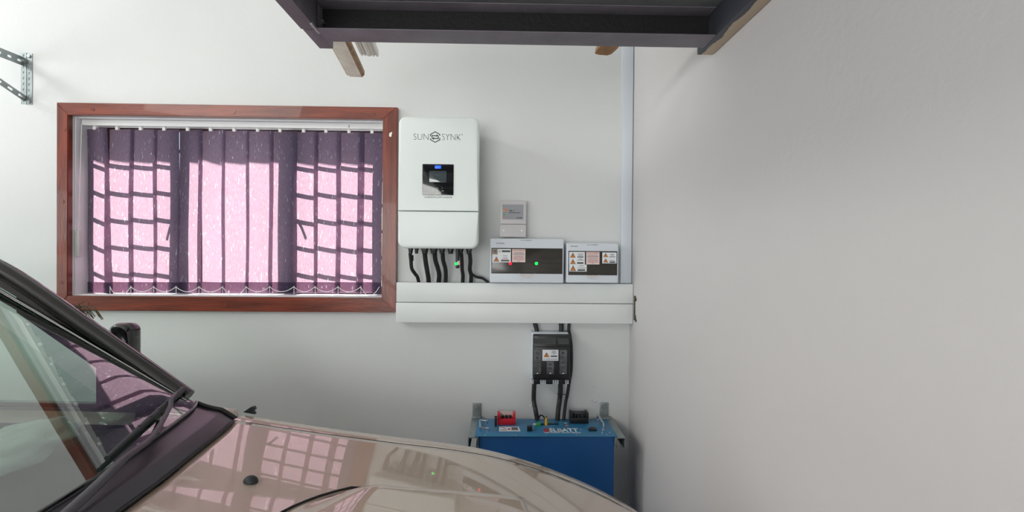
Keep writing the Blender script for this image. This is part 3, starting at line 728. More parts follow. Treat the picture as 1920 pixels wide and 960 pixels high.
for a0, b0, a1, b1 in ((1001, 655.6, 1014.5, 701.5), (1025, 677, 1038.6, 701.5), (1049, 655.6, 1063, 701.5)):
    u0, u1, v0, v1 = rect(a0, b0, a1, b1, fy - 0.002)
    b = NB(); plate(b, u0, u1, v0, v1, fy + 0.001, fy - 0.0045, 0.002, 0.001); w_ = obj('fuse_window', b, M['clear_win'], fuse)
    for py in np.linspace(b0 + 5, b1 - 5, 5 if b1 - b0 > 30 else 3):
        bar(a0 + 4, py, a1 - 4.5, py + 2.6, fy - 0.0045, M['dark_grey' if random.random() < .5 else 'ink'], w_, 'fuse_mark')
    bar((a0 + a1) / 2 - 1.4, b1 - 2.6, (a0 + a1) / 2 + 1.4, b1 - 0.8, fy - 0.0045, M['paper'], w_, 'window_tab')
s = sticker(1017, 655.8, 1047, 676.4, fy - 0.0050, M['paper'], fuse)
tri_sign(1019.5, 660.5, 1030, 669.5, fy - 0.0054, s)
bar(1032.5, 666.8, 1045, 669, fy - 0.0054, M['ink'], s)
for a, py, e in ((1034, 658, 1043), (1035, 659.8, 1042), (1033, 661.8, 1044), (1037, 664, 1041)): bar(a, py, e, py + 0.8, fy - 0.0054, M['ink_soft'], s)
label_at('DC FUSE INVERTER', 1019, 1045.5, 675.2, 3.0, fy - 0.0054, M['ink_soft'], s)
for a in (996.5, 999.3, 1013.5, 1018, 1022.3, 1037, 1041.6, 1046, 1060.5, 1064.8):
    u0, u1, v0, v1 = rect(a - 0.9, 711.5, a + 0.9, 719.5, fy + 0.02)
    b = NB(); box(b, u0, u1, fy + 0.015, WALL_Y - 0.075, v0, v1); obj('terminal_rib', b, M['box_grey'], fuse, 0)
for a0, a1 in ((1000.5, 1012.4), (1023.5, 1036), (1047.3, 1059.5)):
    u0, u1, v0, v1 = rect(a0, 711, a1, 719.5, fy + 0.02)
    b = NB(); box(b, u0, u1, fy + 0.012, WALL_Y - 0.075, v0, v1 + 0.01, 0.001); obj('terminal_shroud', b, M['black'], fuse)

def free(pp, r, label, name='cable'):
    return cable([at(px, py, Y) for px, py, Y in pp], r, label, name)
yk = WALL_Y - 0.035
def wire(pp, r, label, za=None, zb=None):
    P = [at(px, py, Y) for px, py, Y in pp]
    if za is not None: P[0].z = za
    if zb is not None: P[-1].z = zb
    return cable(P, r, label)
wire([(1002.5, 606, yk), (1005, 613, yk), (1007, 622, yk), (1006.5, 630, yk)], 0.0098, 'black cable from trunking into the top left of the fuse disconnector', TRUNK_BOT - 0.0005, z1 + 0.0045)
wire([(1052, 606, yk), (1052.5, 613, yk), (1052, 622, yk), (1052, 630, yk)], 0.0104, 'black cable from trunking into the top right of the fuse disconnector', TRUNK_BOT - 0.0005, z1 + 0.0045)

# blisters in the paint above the right battery bracket, and by the left cable
wb = bpy.data.objects['wall_back']
for px, py, r in ((1108, 714, 2), (1115, 724, 2.4), (1118, 729, 1.6), (1113, 734, 1.6), (1110, 750, 2.8), (1116, 752, 3.2), (1125, 754, 2.2), (995.5, 761, 2.2), (1129, 757, 2)):
    p = at(px, py, WALL_Y); r *= 0.0023
    b = NB(); ball(b, (p.x, WALL_Y, p.z), r, (1.2, 0.5, 0.8)); obj('paint_blister', b, M['wall'], wb)

# ------------------------------------------------------------------ battery on its brackets
BYF, BYB = 1.91, WALL_Y - 0.05
BZ = at(1024, 818, BYF).z
bx0, bx1 = at(890, 818, BYF).x, at(1158, 818, BYF).x
bat = thing('battery', 'blue lithium battery hung on steel brackets under the fuse disconnector', 'battery', ((bx0 + bx1) / 2, 2.0, 0.28))
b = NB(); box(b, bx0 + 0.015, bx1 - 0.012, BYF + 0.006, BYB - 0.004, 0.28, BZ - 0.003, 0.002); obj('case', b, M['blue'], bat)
b = NB(); box(b, bx0, bx1, BYF, BYB, BZ - 0.003, BZ, 0.0008); pan = obj('top_panel', b, M['blue_lit'], bat)
def on(px, py, h=0.0): q = atz(px, py, BZ + h); return q
def handle(pa, pb, r=0.0042, h=0.03, side=0):
    a = on(*pa); c = on(*pb)
    b = NB(); tube(b, [a, a + Vector((0, 0, h * 0.8)), a.lerp(c, 0.12) + Vector((0, 0, h)), a.lerp(c, 0.88) + Vector((0, 0, h)), c + Vector((0, 0, h * 0.8)), c], r, 10, 3)
    hd = obj('handle', b, M['chrome'], pan)
    for q in (a, c):
        b = NB(); cyl(b, q, q + Vector((0, 0, 0.008)), 0.0068); obj('handle_foot', b, M['chrome'], hd)
hf = [on(912.5, 794), on(914, 808.5)]; up_ = Vector((0, 0, 0.010)); lf_ = Vector((-0.030, 0, 0.004))
b = NB(); tube(b, [hf[0], hf[0] + up_, hf[0] + up_ + lf_, hf[1] + up_ + lf_, hf[1] + up_, hf[1]], 0.0042, 10, 3, smooth=False); hd_ = obj('handle', b, M['chrome'], pan)
for q in hf:
    b = NB(); cyl(b, q, q + Vector((0, 0, 0.014)), 0.0068); obj('handle_foot', b, M['chrome'], hd_)
handle((1121, 790), (1131, 808.5))
def terminal(px0, px1, py, m, depth_px=6):
    a = on(px0, py); c = on(px1, py); y0 = a.y; y1_ = a.y + 0.045
    t = NB(); box(t, a.x, c.x, y0, y1_, BZ, BZ + 0.024, 0.0015); term = obj('terminal_block', t, m, pan)
    w = c.x - a.x
    for s0, s1 in ((0.0, 0.14), (0.86, 1.0)):
        t = NB(); box(t, a.x + w * s0, a.x + w * s1, y0, y1_, BZ + 0.022, BZ + 0.046, 0.001); obj('terminal_wall', t, m, term)
    for s in (0.3, 0.5, 0.7):
        t = NB(); cyl(t, (a.x + w * s, y0 + 0.016, BZ + 0.022), (a.x + w * s, y0 + 0.016, BZ + 0.036), 0.006); obj('terminal_bolt', t, M['ink'], term)
    t = NB(); box(t, a.x + w * 0.12, c.x - w * 0.12, y0 + 0.03, y0 + 0.033, BZ + 0.023, BZ + 0.046); obj('clear_shield', t, M['clear_win'] if m is not M['red'] else M['pink_paper'], term)
terminal(932.5, 966.5, 797, M['red']); terminal(1069, 1103.5, 794.5, M['black'])
# breaker lever and its plated post
a = on(929.5, 799); c = on(928.5, 807.5)
b = NB(); tube(b, [a, a + Vector((0, 0, 0.024)), a + Vector((0, 0.004, 0.042))], 0.0056, 10, 4); obj('isolator_lever', b, M['black'], pan)
b = NB(); cyl(b, c, c + Vector((0, 0, 0.012)), 0.0048); obj('plated_post', b, M['chrome'], pan)
def flat(pts, m, name, par=pan, h=0.0008):
    b = NB(); P = [on(*p) for p in pts]
    loft(b, [[q for q in P], [q + Vector((0, 0, h)) for q in P]]); return obj(name, b, m, par, 0)
st = flat([(935.5, 808.8), (976, 808.8), (972.5, 800.3), (936, 800.3)], M['paper'], 'sticker')
for u0, u1, v0, v1 in ((938, 950, 806, 807), (944, 948, 803, 804), (938, 945, 801.6, 802.2)):
    flat([(u0, v1), (u1, v1), (u1, v0), (u0, v0)], M['ink_soft'], 'printed_line', st, 0.0011)
flat([(952, 806.2), (957, 806.2), (957, 803.8), (952, 803.8)], M['red_ink'], 'red_mark', st, 0.0011)
flat([(959, 807), (972, 807), (970.5, 801.5), (959, 801.5)], M['ink_soft'], 'grey_print', st, 0.0011)
def block(px0, px1, py, d, h, m, name, par=pan, bev=0.0008):
    a = on(px0, py); c = on(px1, py)
    b = NB(); box(b, a.x, c.x, a.y, a.y + d, BZ, BZ + h, bev); return obj(name, b, m, par)
block(988.5, 998, 809, 0.022, 0.018, M['black'], 'socket')
block(1007, 1013.5, 799.5, 0.018, 0.014, M['green'], 'green_connector')
block(1000, 1006, 797.5, 0.01, 0.006, M['pink_paper'], 'label_tab')
block(1002, 1008, 799.8, 0.006, 0.003, M['green'], 'status_light')
block(1014, 1021, 796.5, 0.006, 0.004, M['black'], 'network_port'); block(1027, 1047, 796, 0.006, 0.003, M['black'], 'network_port')
block(1027.5, 1032, 793.2, 0.006, 0.004, M['green'], 'status_light')
a = on(1024, 797.2); b = NB(); cyl(b, a, a + Vector((0, 0.004, 0.032)), 0.0062, 10, 0.0036); yp = obj('yellow_plug', b, M['yellow'], pan)
sw = block(1104.5, 1119, 808.5, 0.022, 0.006, M['black'], 'rocker_switch'); block(1108, 1115, 807.5, 0.014, 0.013, M['dark_grey'], 'rocker', sw)
flat([(1059, 798.8), (1066, 798.8), (1062.5, 796.5)], M['orange'], 'warning_mark'); flat([(1057, 793.6), (1063, 793.6), (1063, 792.8), (1057, 792.8)], M['paper'], 'printed_line')
def on_text(body, px0, px1, py, h, m, name='lettering', off=0.02, shear=0):
    a = on(px0, py); c = on(px1, py); k_ = on(px0, py - h)
    return text(name, body, c.x - a.x, Matrix.Translation((a.x, a.y, BZ + 0.0001)), m, pan, 0.0006, off, k_.y - a.y, shear)
on_text('SLBATT', 1030.5, 1085.5, 809.6, 6.6, M['paper'], off=0.03)
on_text('Most Reliable Lithium Battery', 1019, 1090, 812.7, 2.6, M['paper'], off=0.02, shear=0.2)
on_text('TM', 1087.5, 1091, 805.6, 1.2, M['paper'])
flat([(1019, 808), (1020.5, 804), (1026, 803.2), (1030, 804.5), (1029.5, 806), (1024, 805.6), (1023, 807), (1029.5, 807.6), (1029.3, 809.6), (1021, 810)], M['red_ink'], 'red_emblem')
for px, py in ((901, 813.8), (909.5, 818 - 1.2), (967, 816.8), (1024, 816.5), (1081, 816), (1138, 815.5), (1114, 811.5), (1143, 811.5), (1137, 800.5)):
    a = on(px, py); b = NB(); cyl(b, a, a + Vector((0, 0, 0.0016)), 0.0036, 10); obj('panel_screw', b, M['chrome'], pan)

# cables from the disconnector to the battery
def to_bat(pp, r, label):
    P = [at(px, py, Y) for px, py, Y in pp]; P[0].z = fz_bot - 0.0045; P[-1].z = BZ + 0.0006
    return cable(P, r, label)
yb_ = BYB - 0.014
to_bat([(1002.5, 719, yk), (1001, 733, yk), (1001, 752, yk), (1004, 768, yk - 0.02), (1007.5, 786, yb_)], 0.0102, 'black battery cable on the left, from disconnector down to the battery')
to_bat([(1051, 719, yk), (1050.5, 735, yk), (1049, 752, yk), (1046.5, 770, yk - 0.02), (1045, 786, yb_)], 0.0108, 'thick black battery cable on the right, left one of the tied pair')
yt_ = WALL_Y - 0.028
P = [at(1067, 606, yt_), at(1066.5, 618, yt_), at(1068.5, 630, yt_), at(1071, 650, yt_), at(1071, 690, yt_), at(1067, 718, yt_), at(1059, 738, yt_), at(1056, 752, yt_), at(1053.5, 770, yt_ - 0.02), at(1051.5, 786, yb_)]
P[0].z = TRUNK_BOT - 0.0005; P[-1].z = BZ + 0.0006
for q_ in P[-4:]: q_.x += 0.012
cable(P, 0.0072, 'long thin black cable passing right of the disconnector down to the battery')
P = [at(1009, 783, yb_ - 0.012), at(1013, 778.5, yb_ - 0.02), at(1018, 780, yb_ - 0.03), at(1022, 785, yb_ - 0.035), a * 1.0]
P[-1] = on(1024, 797.2) + Vector((0, 0.004, 0.034))
P[0] = Vector((P[0].x + 0.006, P[0].y, P[0].z))
cable(P, 0.0032, 'thin black lead arching into the yellow plug on the battery')
for px, py in ((1052.5, 739),):
    p = at(px, py, yk - 0.004)
    b = NB(); tube(b, [(p.x - 0.018, yk, p.z), (p.x - 0.010, yk - 0.012, p.z + .001), (p.x + 0.012, yk - 0.013, p.z), (p.x + 0.022, yk - 0.002, p.z - 0.002), (p.x + 0.03, yk - 0.004, p.z - 0.004)], 0.0018, 6, 4)
    tag(obj('cable_tie', b, M['black']), 'black cable tie around the paired cables above the battery', 'cable tie')
p = at(1060, 620, yk)
b = NB(); tube(b, [(p.x - 0.03, yk - 0.0, p.z), (p.x - 0.018, yk - 0.011, p.z), (p.x + 0.012, yk - 0.009, p.z - 0.001), (p.x + 0.018, yk + 0.0, p.z - 0.001)], 0.0014, 6, 4)
tag(obj('cable_tie', b, M['black']), 'black cable tie joining two cables just below the trunking', 'cable tie')

# strut brackets carrying the battery
def strut(x0, x1, label, side):
    zt = BZ - 0.0036
    t = thing('strut_bracket', label, 'bracket', ((x0 + x1) / 2, WALL_Y, zt - 0.041), 'battery brackets')
    th = 0.0026; y0 = BYF - 0.006; y1 = WALL_Y - 0.004
    pr = [(x0, zt), (x1, zt), (x1, zt - 0.041), (x1 - 0.009, zt - 0.041), (x1 - 0.009, zt - 0.035), (x1 - 0.009 + th, zt - 0.035), (x1 - 0.009 + th, zt - 0.041 + th), (x1 - th, zt - 0.041 + th), (x1 - th, zt - th),
          (x0 + th, zt - th), (x0 + th, zt - 0.041 + th), (x0 + 0.009 - th, zt - 0.041 + th), (x0 + 0.009 - th, zt - 0.035), (x0 + 0.009, zt - 0.035), (x0 + 0.009, zt - 0.041), (x0, zt - 0.041)]
    b = NB(); prism_xz(b, pr, y0, y1); obj('channel', b, M['galv'], t)
    pxs = ((886, 756, 902, 781) if side < 0 else (1125, 755, 1141, 780))
    u0, u1, v0, v1 = rect(*pxs, WALL_Y - 0.005)
    b = NB(); box(b, u0, u1, WALL_Y - 0.005, WALL_Y - 0.0003, zt - 0.06, v1, 0.001); obj('wall_plate', b, M['galv'], t)
    b = NB(); box(b, u0, u1, WALL_Y - 0.045, WALL_Y - 0.004, zt + 0.0005, zt + 0.005, 0.001); obj('foot_plate', b, M['galv'], t)
    p = at(894 if side < 0 else 1132.5, 763.5 if side < 0 else 762, WALL_Y - 0.006)
    b = NB(); cyl(b, (p.x, WALL_Y - 0.005, p.z), (p.x, WALL_Y - 0.007, p.z), 0.0125, 20); cyl(b, (p.x, WALL_Y - 0.007, p.z), (p.x, WALL_Y - 0.015, p.z), 0.0088, 6); cyl(b, (p.x, WALL_Y - 0.015, p.z), (p.x, WALL_Y - 0.021, p.z), 0.005, 10); obj('anchor_bolt', b, M['bolt'], t)
strut(bx0 - 0.026, bx0 + 0.0145, 'galvanised strut bracket at the left end of the blue battery', -1)
strut(bx1 - 0.0115, bx1 + 0.030, 'galvanised strut bracket at the right end of the battery near the corner', 1)

# ------------------------------------------------------------------ loft platform overhead
LZ = 2.20
LE = LZ + 0.073
pL0 = atz(597, 91, LZ); pL1 = atz(625, 92.5, LZ); pR0 = atz(1303, 103, LZ)
lx0, lx1 = pL0.x, pL1.x; ly_end = pL1.y
rx0, rx1 = RIGHT_X - 0.045, RIGHT_X - 0.002
ry_end = pR0.y
M['beam'] = beam_mat()
lf = thing('storage_loft', 'dark grey painted loft platform overhead with its cross beam', 'loft platform', ((lx0 + rx1) / 2, -0.5, LZ))
yj = atz(578, 56, LZ).y
b = NB(); box(b, lx0, lx1, FRONT_Y, yj - 0.002, LZ, LE, 0.002); lb = obj('side_beam', b, M['loft'], lf)
b = NB(); box(b, lx0 + 0.002, lx1, yj + 0.002, ly_end, LZ + 0.001, LE, 0.002); obj('side_beam', b, M['loft'], lf)
b = NB(); box(b, lx0 + 0.003, lx1 - 0.001, yj - 0.003, yj + 0.003, LZ + 0.004, LE - 0.002); obj('beam_joint', b, M['ink'], lf)
b = NB(); box(b, lx1 - 0.006, lx1 + 0.0015, yj - 0.035, yj + 0.02, LZ - 0.001, LZ + 0.006, 0.001); obj('weld_seam', b, M['bolt'], lf)
p = Vector((lx1, yj + 0.03, LZ + 0.035)); b = NB(); cyl(b, p, p + Vector((0.006, 0, 0)), 0.006, 6); obj('bolt_head', b, M['bolt'], lf)
b = NB(); box(b, rx0, rx1, FRONT_Y, ry_end, LZ, LE, 0.002); obj('side_beam', b, M['beam'], lf)
cy1 = atz(960, 84, LZ).y; cy0 = atz(960, 60, LZ).y
def i_beam(y0, y1):
    ft = 0.003; ym_ = y0 * 0.38 + y1 * 0.62
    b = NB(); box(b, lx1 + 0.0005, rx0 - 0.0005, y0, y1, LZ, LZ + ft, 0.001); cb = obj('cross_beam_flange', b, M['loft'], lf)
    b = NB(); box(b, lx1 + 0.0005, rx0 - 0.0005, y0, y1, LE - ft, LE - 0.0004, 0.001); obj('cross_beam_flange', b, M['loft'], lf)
    b = NB(); box(b, lx1 + 0.0005, rx0 - 0.0005, ym_ - 0.003, ym_ + 0.003, LZ + ft, LE - ft); obj('cross_beam_web', b, M['loft_web_shade'], lf)
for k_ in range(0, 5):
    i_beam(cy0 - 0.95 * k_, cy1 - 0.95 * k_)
b = NB(); box(b, lx0, rx1, FRONT_Y + 0.005, ly_end - 0.02, LE + 0.0003, LE + 0.02); obj('deck', b, M['deck'], lf)
DT = LE + 0.0205
# lengths of timber stored on the deck, sticking out past it
def plank(name, pts, length, th, m, label, cat, flutes=0, group=None, edge=None):
    (pa, pb) = pts            # photo corners of the protruding end (underside)
    a = atz(*pa, DT); c = atz(*pb, DT)
    mid = (a + c) / 2; w = (c - a).length
    return mid, w
# flat aged board
e0 = atz(648, 143, DT); e1 = atz(684, 146, DT); s0 = atz(618.5, 92, DT); s1 = atz(655, 83, DT)
dirv = ((s0 - e0).normalized() + (s1 - e1).normalized()).normalized(); dirv.z = 0; dirv.normalize()
side = Vector((-dirv.y, dirv.x, 0)); side = side if side.x > 0 else -side
def lath(name, endc, w, prof, m, length, dirv, side):
    b = NB()
    loft(b, [[endc + side * (u * w) + Vector((0, 0, v)) + dirv * k_ * length for u, v in prof] for k_ in (0, 1)])
    return obj(name, b, m, None, 25)
mid = (e0 + e1) / 2 + Vector((0, 0, 0.0005)); w = abs((e1 - e0).dot(side))
t = thing('timber_board', 'aged cream moulded board sticking out above the loft beam end', 'board', mid)
b = NB(); loft(b, [[mid + side * (u * w) + Vector((0, 0, v)) + dirv * k_ * 1.2 for u, v in ((-0.5, 0.008), (-0.42, 0.003), (-0.36, 0.005), (-0.30, 0.0), (0.36, 0.0), (0.36, 0.02), (-0.5, 0.02))] for k_ in (0, 1)]); obj('board_face', b, M['cream_wood'], t, 25)
b = NB(); loft(b, [[mid + side * (u * w) + Vector((0, 0, v)) + dirv * k_ * 1.2 + dirv * (0.012 if k_ == 0 and u > 0.45 else 0) for u, v in ((0.361, 0.0), (0.52, 0.005), (0.52, 0.02), (0.361, 0.02))] for k_ in (0, 1)]); obj('board_edge', b, M['edge_wood'], t, 25)
e0 = atz(676, 107, DT); e1 = atz(709.5, 106, DT); s0 = atz(662, 81, DT); s1 = atz(702, 82, DT)
d2 = ((s0 - e0).normalized() + (s1 - e1).normalized()); d2.z = 0; d2.normalize(); sd2 = Vector((-d2.y, d2.x, 0)); sd2 = sd2 if sd2.x > 0 else -sd2
prof = []
for u, v in ((-0.5, 0.006), (-0.44, 0.006), (-0.42, 0.001), (-0.36, 0.001), (-0.34, 0.006), (-0.27, 0.006), (-0.25, 0.001), (-0.2, 0.001), (-0.18, 0.007), (-0.12, 0.002), (-0.02, 0.0), (0.08, 0.002), (0.16, 0.007), (0.19, 0.001), (0.27, 0.001), (0.29, 0.006), (0.36, 0.006), (0.39, 0.001), (0.48, 0.001), (0.5, 0.008), (0.5, 0.02), (-0.5, 0.02)):
    prof.append((u, v + 0.0005))
tag(lath('fluted_moulding', (e0 + e1) / 2, abs((e1 - e0).dot(sd2)), prof, M['white_wood'], 0.40, d2, sd2), 'short white fluted moulding lying beside the aged board above the loft', 'moulding')
e0 = atz(1119, 103, DT); e1 = atz(1146, 105, DT)
d3 = Vector((0.12, -1, 0)).normalized(); sd3 = Vector((1, 0.12, 0)).normalized()
tag(lath('timber_offcut', (e0 + e1) / 2, abs((e1 - e0).dot(sd3)) * 1.15, [(-0.55, 0.004), (-0.3, 0.0008), (0.2, 0.0006), (0.45, 0.006), (0.75, 0.022), (0.6, 0.026), (-0.5, 0.022)], M['raw_wood'], 0.9, d3, sd3), 'rough brown timber end peeking out above the cross beam near the corner', 'timber')

# ------------------------------------------------------------------ slotted shelf bracket, upper left
sb = thing('shelf_bracket', 'slotted galvanised steel shelf bracket on the wall, upper left', 'bracket', at(49, 195, WALL_Y))
u0, u1, v0, v1 = rect(39, 100, 60, 196, WALL_Y - 0.003)
def slotted(b, org, du, dv, dn, L, W, th, n, hw, hl):
    """flat strip along du (length L), width W along dv, with n real slots cut through"""
    pitch = L / n
    us = [0.0]
    for k_ in range(n): us += [k_ * pitch + (pitch - hl) / 2, k_ * pitch + (pitch + hl) / 2]
    us += [L]; vs = [0, (W - hw) / 2, (W + hw) / 2, W]
    for i in range(len(us) - 1):
        for j in range(3):
            if j == 1 and i % 2 == 1: continue
            P = [org + du * us[i + (a & 1)] + dv * vs[j + (c_ & 1)] for a, c_ in ((0, 0), (1, 0), (1, 1), (0, 1))]
            loft(b, [P, [q + dn * th for q in P]])
Zv = Vector((0, 0, 1)); Xv = Vector((1, 0, 0)); Yv = Vector((0, -1, 0))
b = NB(); slotted(b, Vector((u0 + (u1 - u0) * 0.5, WALL_Y - 0.0005, v0)), Zv, Xv, Yv, v1 - v0, (u1 - u0) * 0.5, 0.0022, 9, 0.006, 0.010)
slotted(b, Vector((u0, WALL_Y - 0.0005, v0 + 0.003)), Zv, Xv, Yv, v1 - v0, (u1 - u0) * 0.5, 0.0022, 9, 0.006, 0.010)
box(b, u0 + (u1 - u0) * 0.5 - 0.001, u0 + (u1 - u0) * 0.5 + 0.001, WALL_Y - 0.0045, WALL_Y - 0.0006, v0, v1)
obj('wall_upright', b, M['galv'], sb, 0)
ax = u0 + (u1 - u0) * 0.25; az = at(50, 116, WALL_Y).z
b = NB(); slotted(b, Vector((ax, WALL_Y - 0.004, az - 0.02)), Yv, Zv, Xv, 0.62, 0.036, 0.0024, 15, 0.010, 0.016); slotted(b, Vector((ax - 0.03, WALL_Y - 0.004, az + 0.016)), Yv, Xv, Zv, 0.62, 0.032, 0.0024, 15, 0.008, 0.016); obj('arm', b, M['galv'], sb, 0)
z2 = at(50, 186, WALL_Y).z; dvv = Vector((0, -0.40, az - z2 - 0.02)).normalized()
b = NB(); slotted(b, Vector((ax + 0.006, WALL_Y - 0.006, z2 - 0.012)), dvv, Vector((0, -dvv.z, -dvv.y)) * -1.0 if False else Vector((0, dvv.z, -dvv.y)), Xv, 0.43, 0.026, 0.0024, 9, 0.010, 0.020); obj('brace', b, M['galv'], sb, 0)
for zz, yy in ((az, 0.012), (z2 + 0.004, 0.016)):
    b = NB(); cyl(b, (ax + 0.002, WALL_Y - yy, zz), (ax + 0.016, WALL_Y - yy, zz), 0.0075, 6); obj('bolt', b, M['bolt'], sb)
for zz in (v0 + 0.012, v1 - 0.012):
    b = NB(); cyl(b, (u1 - 0.012, WALL_Y - 0.002, zz), (u1 - 0.012, WALL_Y - 0.008, zz), 0.0075, 8); obj('wall_screw', b, M['bolt'], sb)

# ------------------------------------------------------------------ car (nose to the right wall, parked along the window wall)
YC = 0.60
car = thing('car', 'beige car parked along the wall with its bonnet towards the right', 'car', (-1.7, YC, 0.0))
WC0 = 0.77
# crest of the far wing, read along the bonnet
SIL = [(455, 776, 1.37), (580, 794, 1.37), (700, 812.5, 1.37), (780, 820.5, 1.37), (850, 830, 1.37), (950, 850, 1.365), (1050, 880, 1.35), (1110, 905, 1.33), (1162, 938, 1.29), (1190, 960, 1.265)]
pts_ = [at(*s_) for s_ in SIL]
xs_ = np.array([-1.1, -0.95] + [p.x for p in pts_] + [0.44, 0.48, 0.51]); zs_ = np.array([pts_[0].z + 0.035, pts_[0].z + 0.022] + [p.z for p in pts_] + [0.80, 0.70, 0.56])
def basis(x): return [1.0, x, min(x + 0.2, 0) ** 2, max(0, x + 0.2) ** 2, max(0, x - 0.05) ** 2, max(0, x - 0.22) ** 2]
cf_, *_ = np.linalg.lstsq(np.array([basis(p.x) for p in pts_]), np.array([p.z for p in pts_]), rcond=None)
def zE(x):
    if x > 0.385:
        z0_ = float(np.dot(cf_, basis(0.385))); return z0_ - 1.1 * (x - 0.385) - 9.0 * (x - 0.385) ** 2
    return float(np.dot(cf_, basis(x)))
def wc(x): return WC0 - 0.62 * max(0.0, x + 0.08) ** 2
def sst(t): t = min(1, max(0, t)); return t * t * (3 - 2 * t)
DIP = 0.026
def surf(x, w):
    """height of bonnet/wing skin at distance w from the centre line"""
    u = wc(x) - w
    fade = 1 - sst((x + 0.25) / 0.5)
    crown = 0.10 * (1 - (w / WC0) ** 2)
    z = zE(x - crown * sst((x + 0.3) / 0.5))
    if u >= 0:
        z -= fade * (0.12 * min(u, 0.36) ** 2 + 0.012 * sst((u - 0.36) / 0.4))
    if u < 0.05:
        k_ = (0.05 - u) / 0.05
        z -= 0.006 * k_ ** 2
    return z
def XR(w): return -0.695 - 0.04 * w * w - 0.018 * max(0, (w - 0.62) / 0.13) ** 2
GAP = 0.052
def XF(w): return 0.50 - 0.10 * (w / WC0) ** 2.5
def hood_pt(s, t):
    w_s = (t - 0.5) * 2
    # lateral coordinate follows the wing gap, which turns in towards the nose
    w = abs(w_s)
    x = XR(w * (WC0 - GAP)) ; x = x + s * (XF(w * (WC0 - GAP)) - x)
    ww = w * (wc(x) - GAP)
    return Vector((x, YC + math.copysign(ww, w_s), surf(x, ww)))
b = NB(); vs = grid(b, hood_pt, 60, 90)
# turned-down hem all round
hood = obj('bonnet', b, M['paint'], car, 60)
md = hood.modifiers.new('thick', 'SOLIDIFY'); md.thickness = 0.010; md.offset = -1
for sgn in (1, -1):
    def wing(s, t, sgn=sgn):
        w0 = wc(-0.3) - GAP + 0.004
        x = XR(WC0 - 0.03) + 0.0 ; x = x + s * (0.47 - x)
        w0 = wc(x) - GAP + 0.004; w1 = wc(x) + 0.0
        if t <= 0.5:
            w = w0 + (w1 - w0) * (t / 0.5); z = surf(x, w)
        else:
            a = (t - 0.5) / 0.5
            if a < 0.4:
                th_ = a / 0.4 * math.pi / 2; r = 0.035
                w = w1 + r * math.sin(th_); z = surf(x, w1) - r * (1 - math.cos(th_)) * 1.3
            else:
                bq = (a - 0.4) / 0.6
                z1_ = surf(x, w1) - 0.0455; z = z1_ + (0.50 - z1_) * bq
                w = w1 + 0.035 + 0.015 * math.sin(bq * math.pi)
        return Vector((x, YC + sgn * w, z))
    b = NB(); grid(b, wing, 50, 40); obj('wing', b, M['paint'], car, 60)
# dark channel beneath the panel gaps
b = NB(); grid(b, lambda s, t: hood_pt(0.004 + s * 0.99, 0.02 + 0.96 * t) + Vector((0, 0, -0.022)), 12, 20); obj('inner_panel', b, M['seal'], car)

# bonnet scoop, raised in the middle with its mouth at the front
zref = lambda x, w: surf(x, w)
SW = 0.475
def scoop_pt(s, t):
    w_s = (t - 0.5) * 2; w = abs(w_s)
    xr = SX0 + 0.13 * w ** 5
    x = xr + s * (SX1 - 0.05 * w * w - xr)
    ww = SW * w
    edge = 1 - sst((w - 0.86) / 0.14) ** 1.0
    rise = 0.053 * sst(s * 2.6 + 0.12)
    base = surf(x, ww)
    return Vector((x, YC + math.copysign(ww, w_s), base + 0.002 + rise * edge))
SX0, SX1 = -0.462, 0.085
b = NB(); grid(b, scoop_pt, 40, 60); scoop = obj('bonnet_scoop', b, M['paint'], hood, 60)
md = scoop.modifiers.new('thick', 'SOLIDIFY'); md.thickness = 0.003; md.offset = -1
# black seam round the back of the scoop
P = []
for k_ in range(41):
    t = k_ / 40; v = scoop_pt(0.0, t); P.append(v + Vector((-0.003, 0, 0.001)))
for k_ in range(1, 12): P.append(scoop_pt(0.045 * k_, 1.0) + Vector((0, 0.003, 0.001)))
P = [scoop_pt(0.045 * k_, 0.0) + Vector((0, -0.003, 0.001)) for k_ in range(11, 0, -1)] + P
b = NB(); tube(b, P, 0.0028, 6, 1); obj('scoop_seam', b, M['seal'], hood)
b = NB(); grid(b, lambda s, t: scoop_pt(0.97, 0.06 + 0.88 * t) * (1 - s) + s * (Vector((scoop_pt(0.97, 0.06 + 0.88 * t).x - 0.02, scoop_pt(0.97, 0.06 + 0.88 * t).y, surf(scoop_pt(0.97, t).x, 0.2) - 0.002))), 2, 24); obj('scoop_mouth', b, M['ink'], hood)

# cowl panel below the windscreen
def GX(w): return -0.758 - 0.145 * w * w - 0.012 * max(0, (w - 0.68) / 0.065) ** 2
def GZ(w): return 1.212 + 0.014 * (w / 0.75) ** 2
WG = 0.745
def cowl_pt(s, t):
    w_s = (t - 0.5) * 2; w = abs(w_s) * WG
    a = GX(w); c_ = XR(w) - 0.004
    za = GZ(w) - 0.004; zc = surf(c_, min(w, wc(c_))) + 0.001
    x = a + (c_ - a) * s
    z = za + (zc - za) * s + 0.010 * math.sin(math.pi * s) - 0.012 * math.sin(math.pi * min(1, s * 1.6)) * 0.5
    if w > 0.67: z -= 0.012 * ((w - 0.67) / 0.075) ** 2 * s
    return Vector((x, YC + math.copysign(w, w_s), z))
b = NB(); grid(b, cowl_pt, 14, 60); cowl = obj('cowl_panel', b, M['cowl'], car, 60)
md = cowl.modifiers.new('thick', 'SOLIDIFY'); md.thickness = 0.006; md.offset = -1
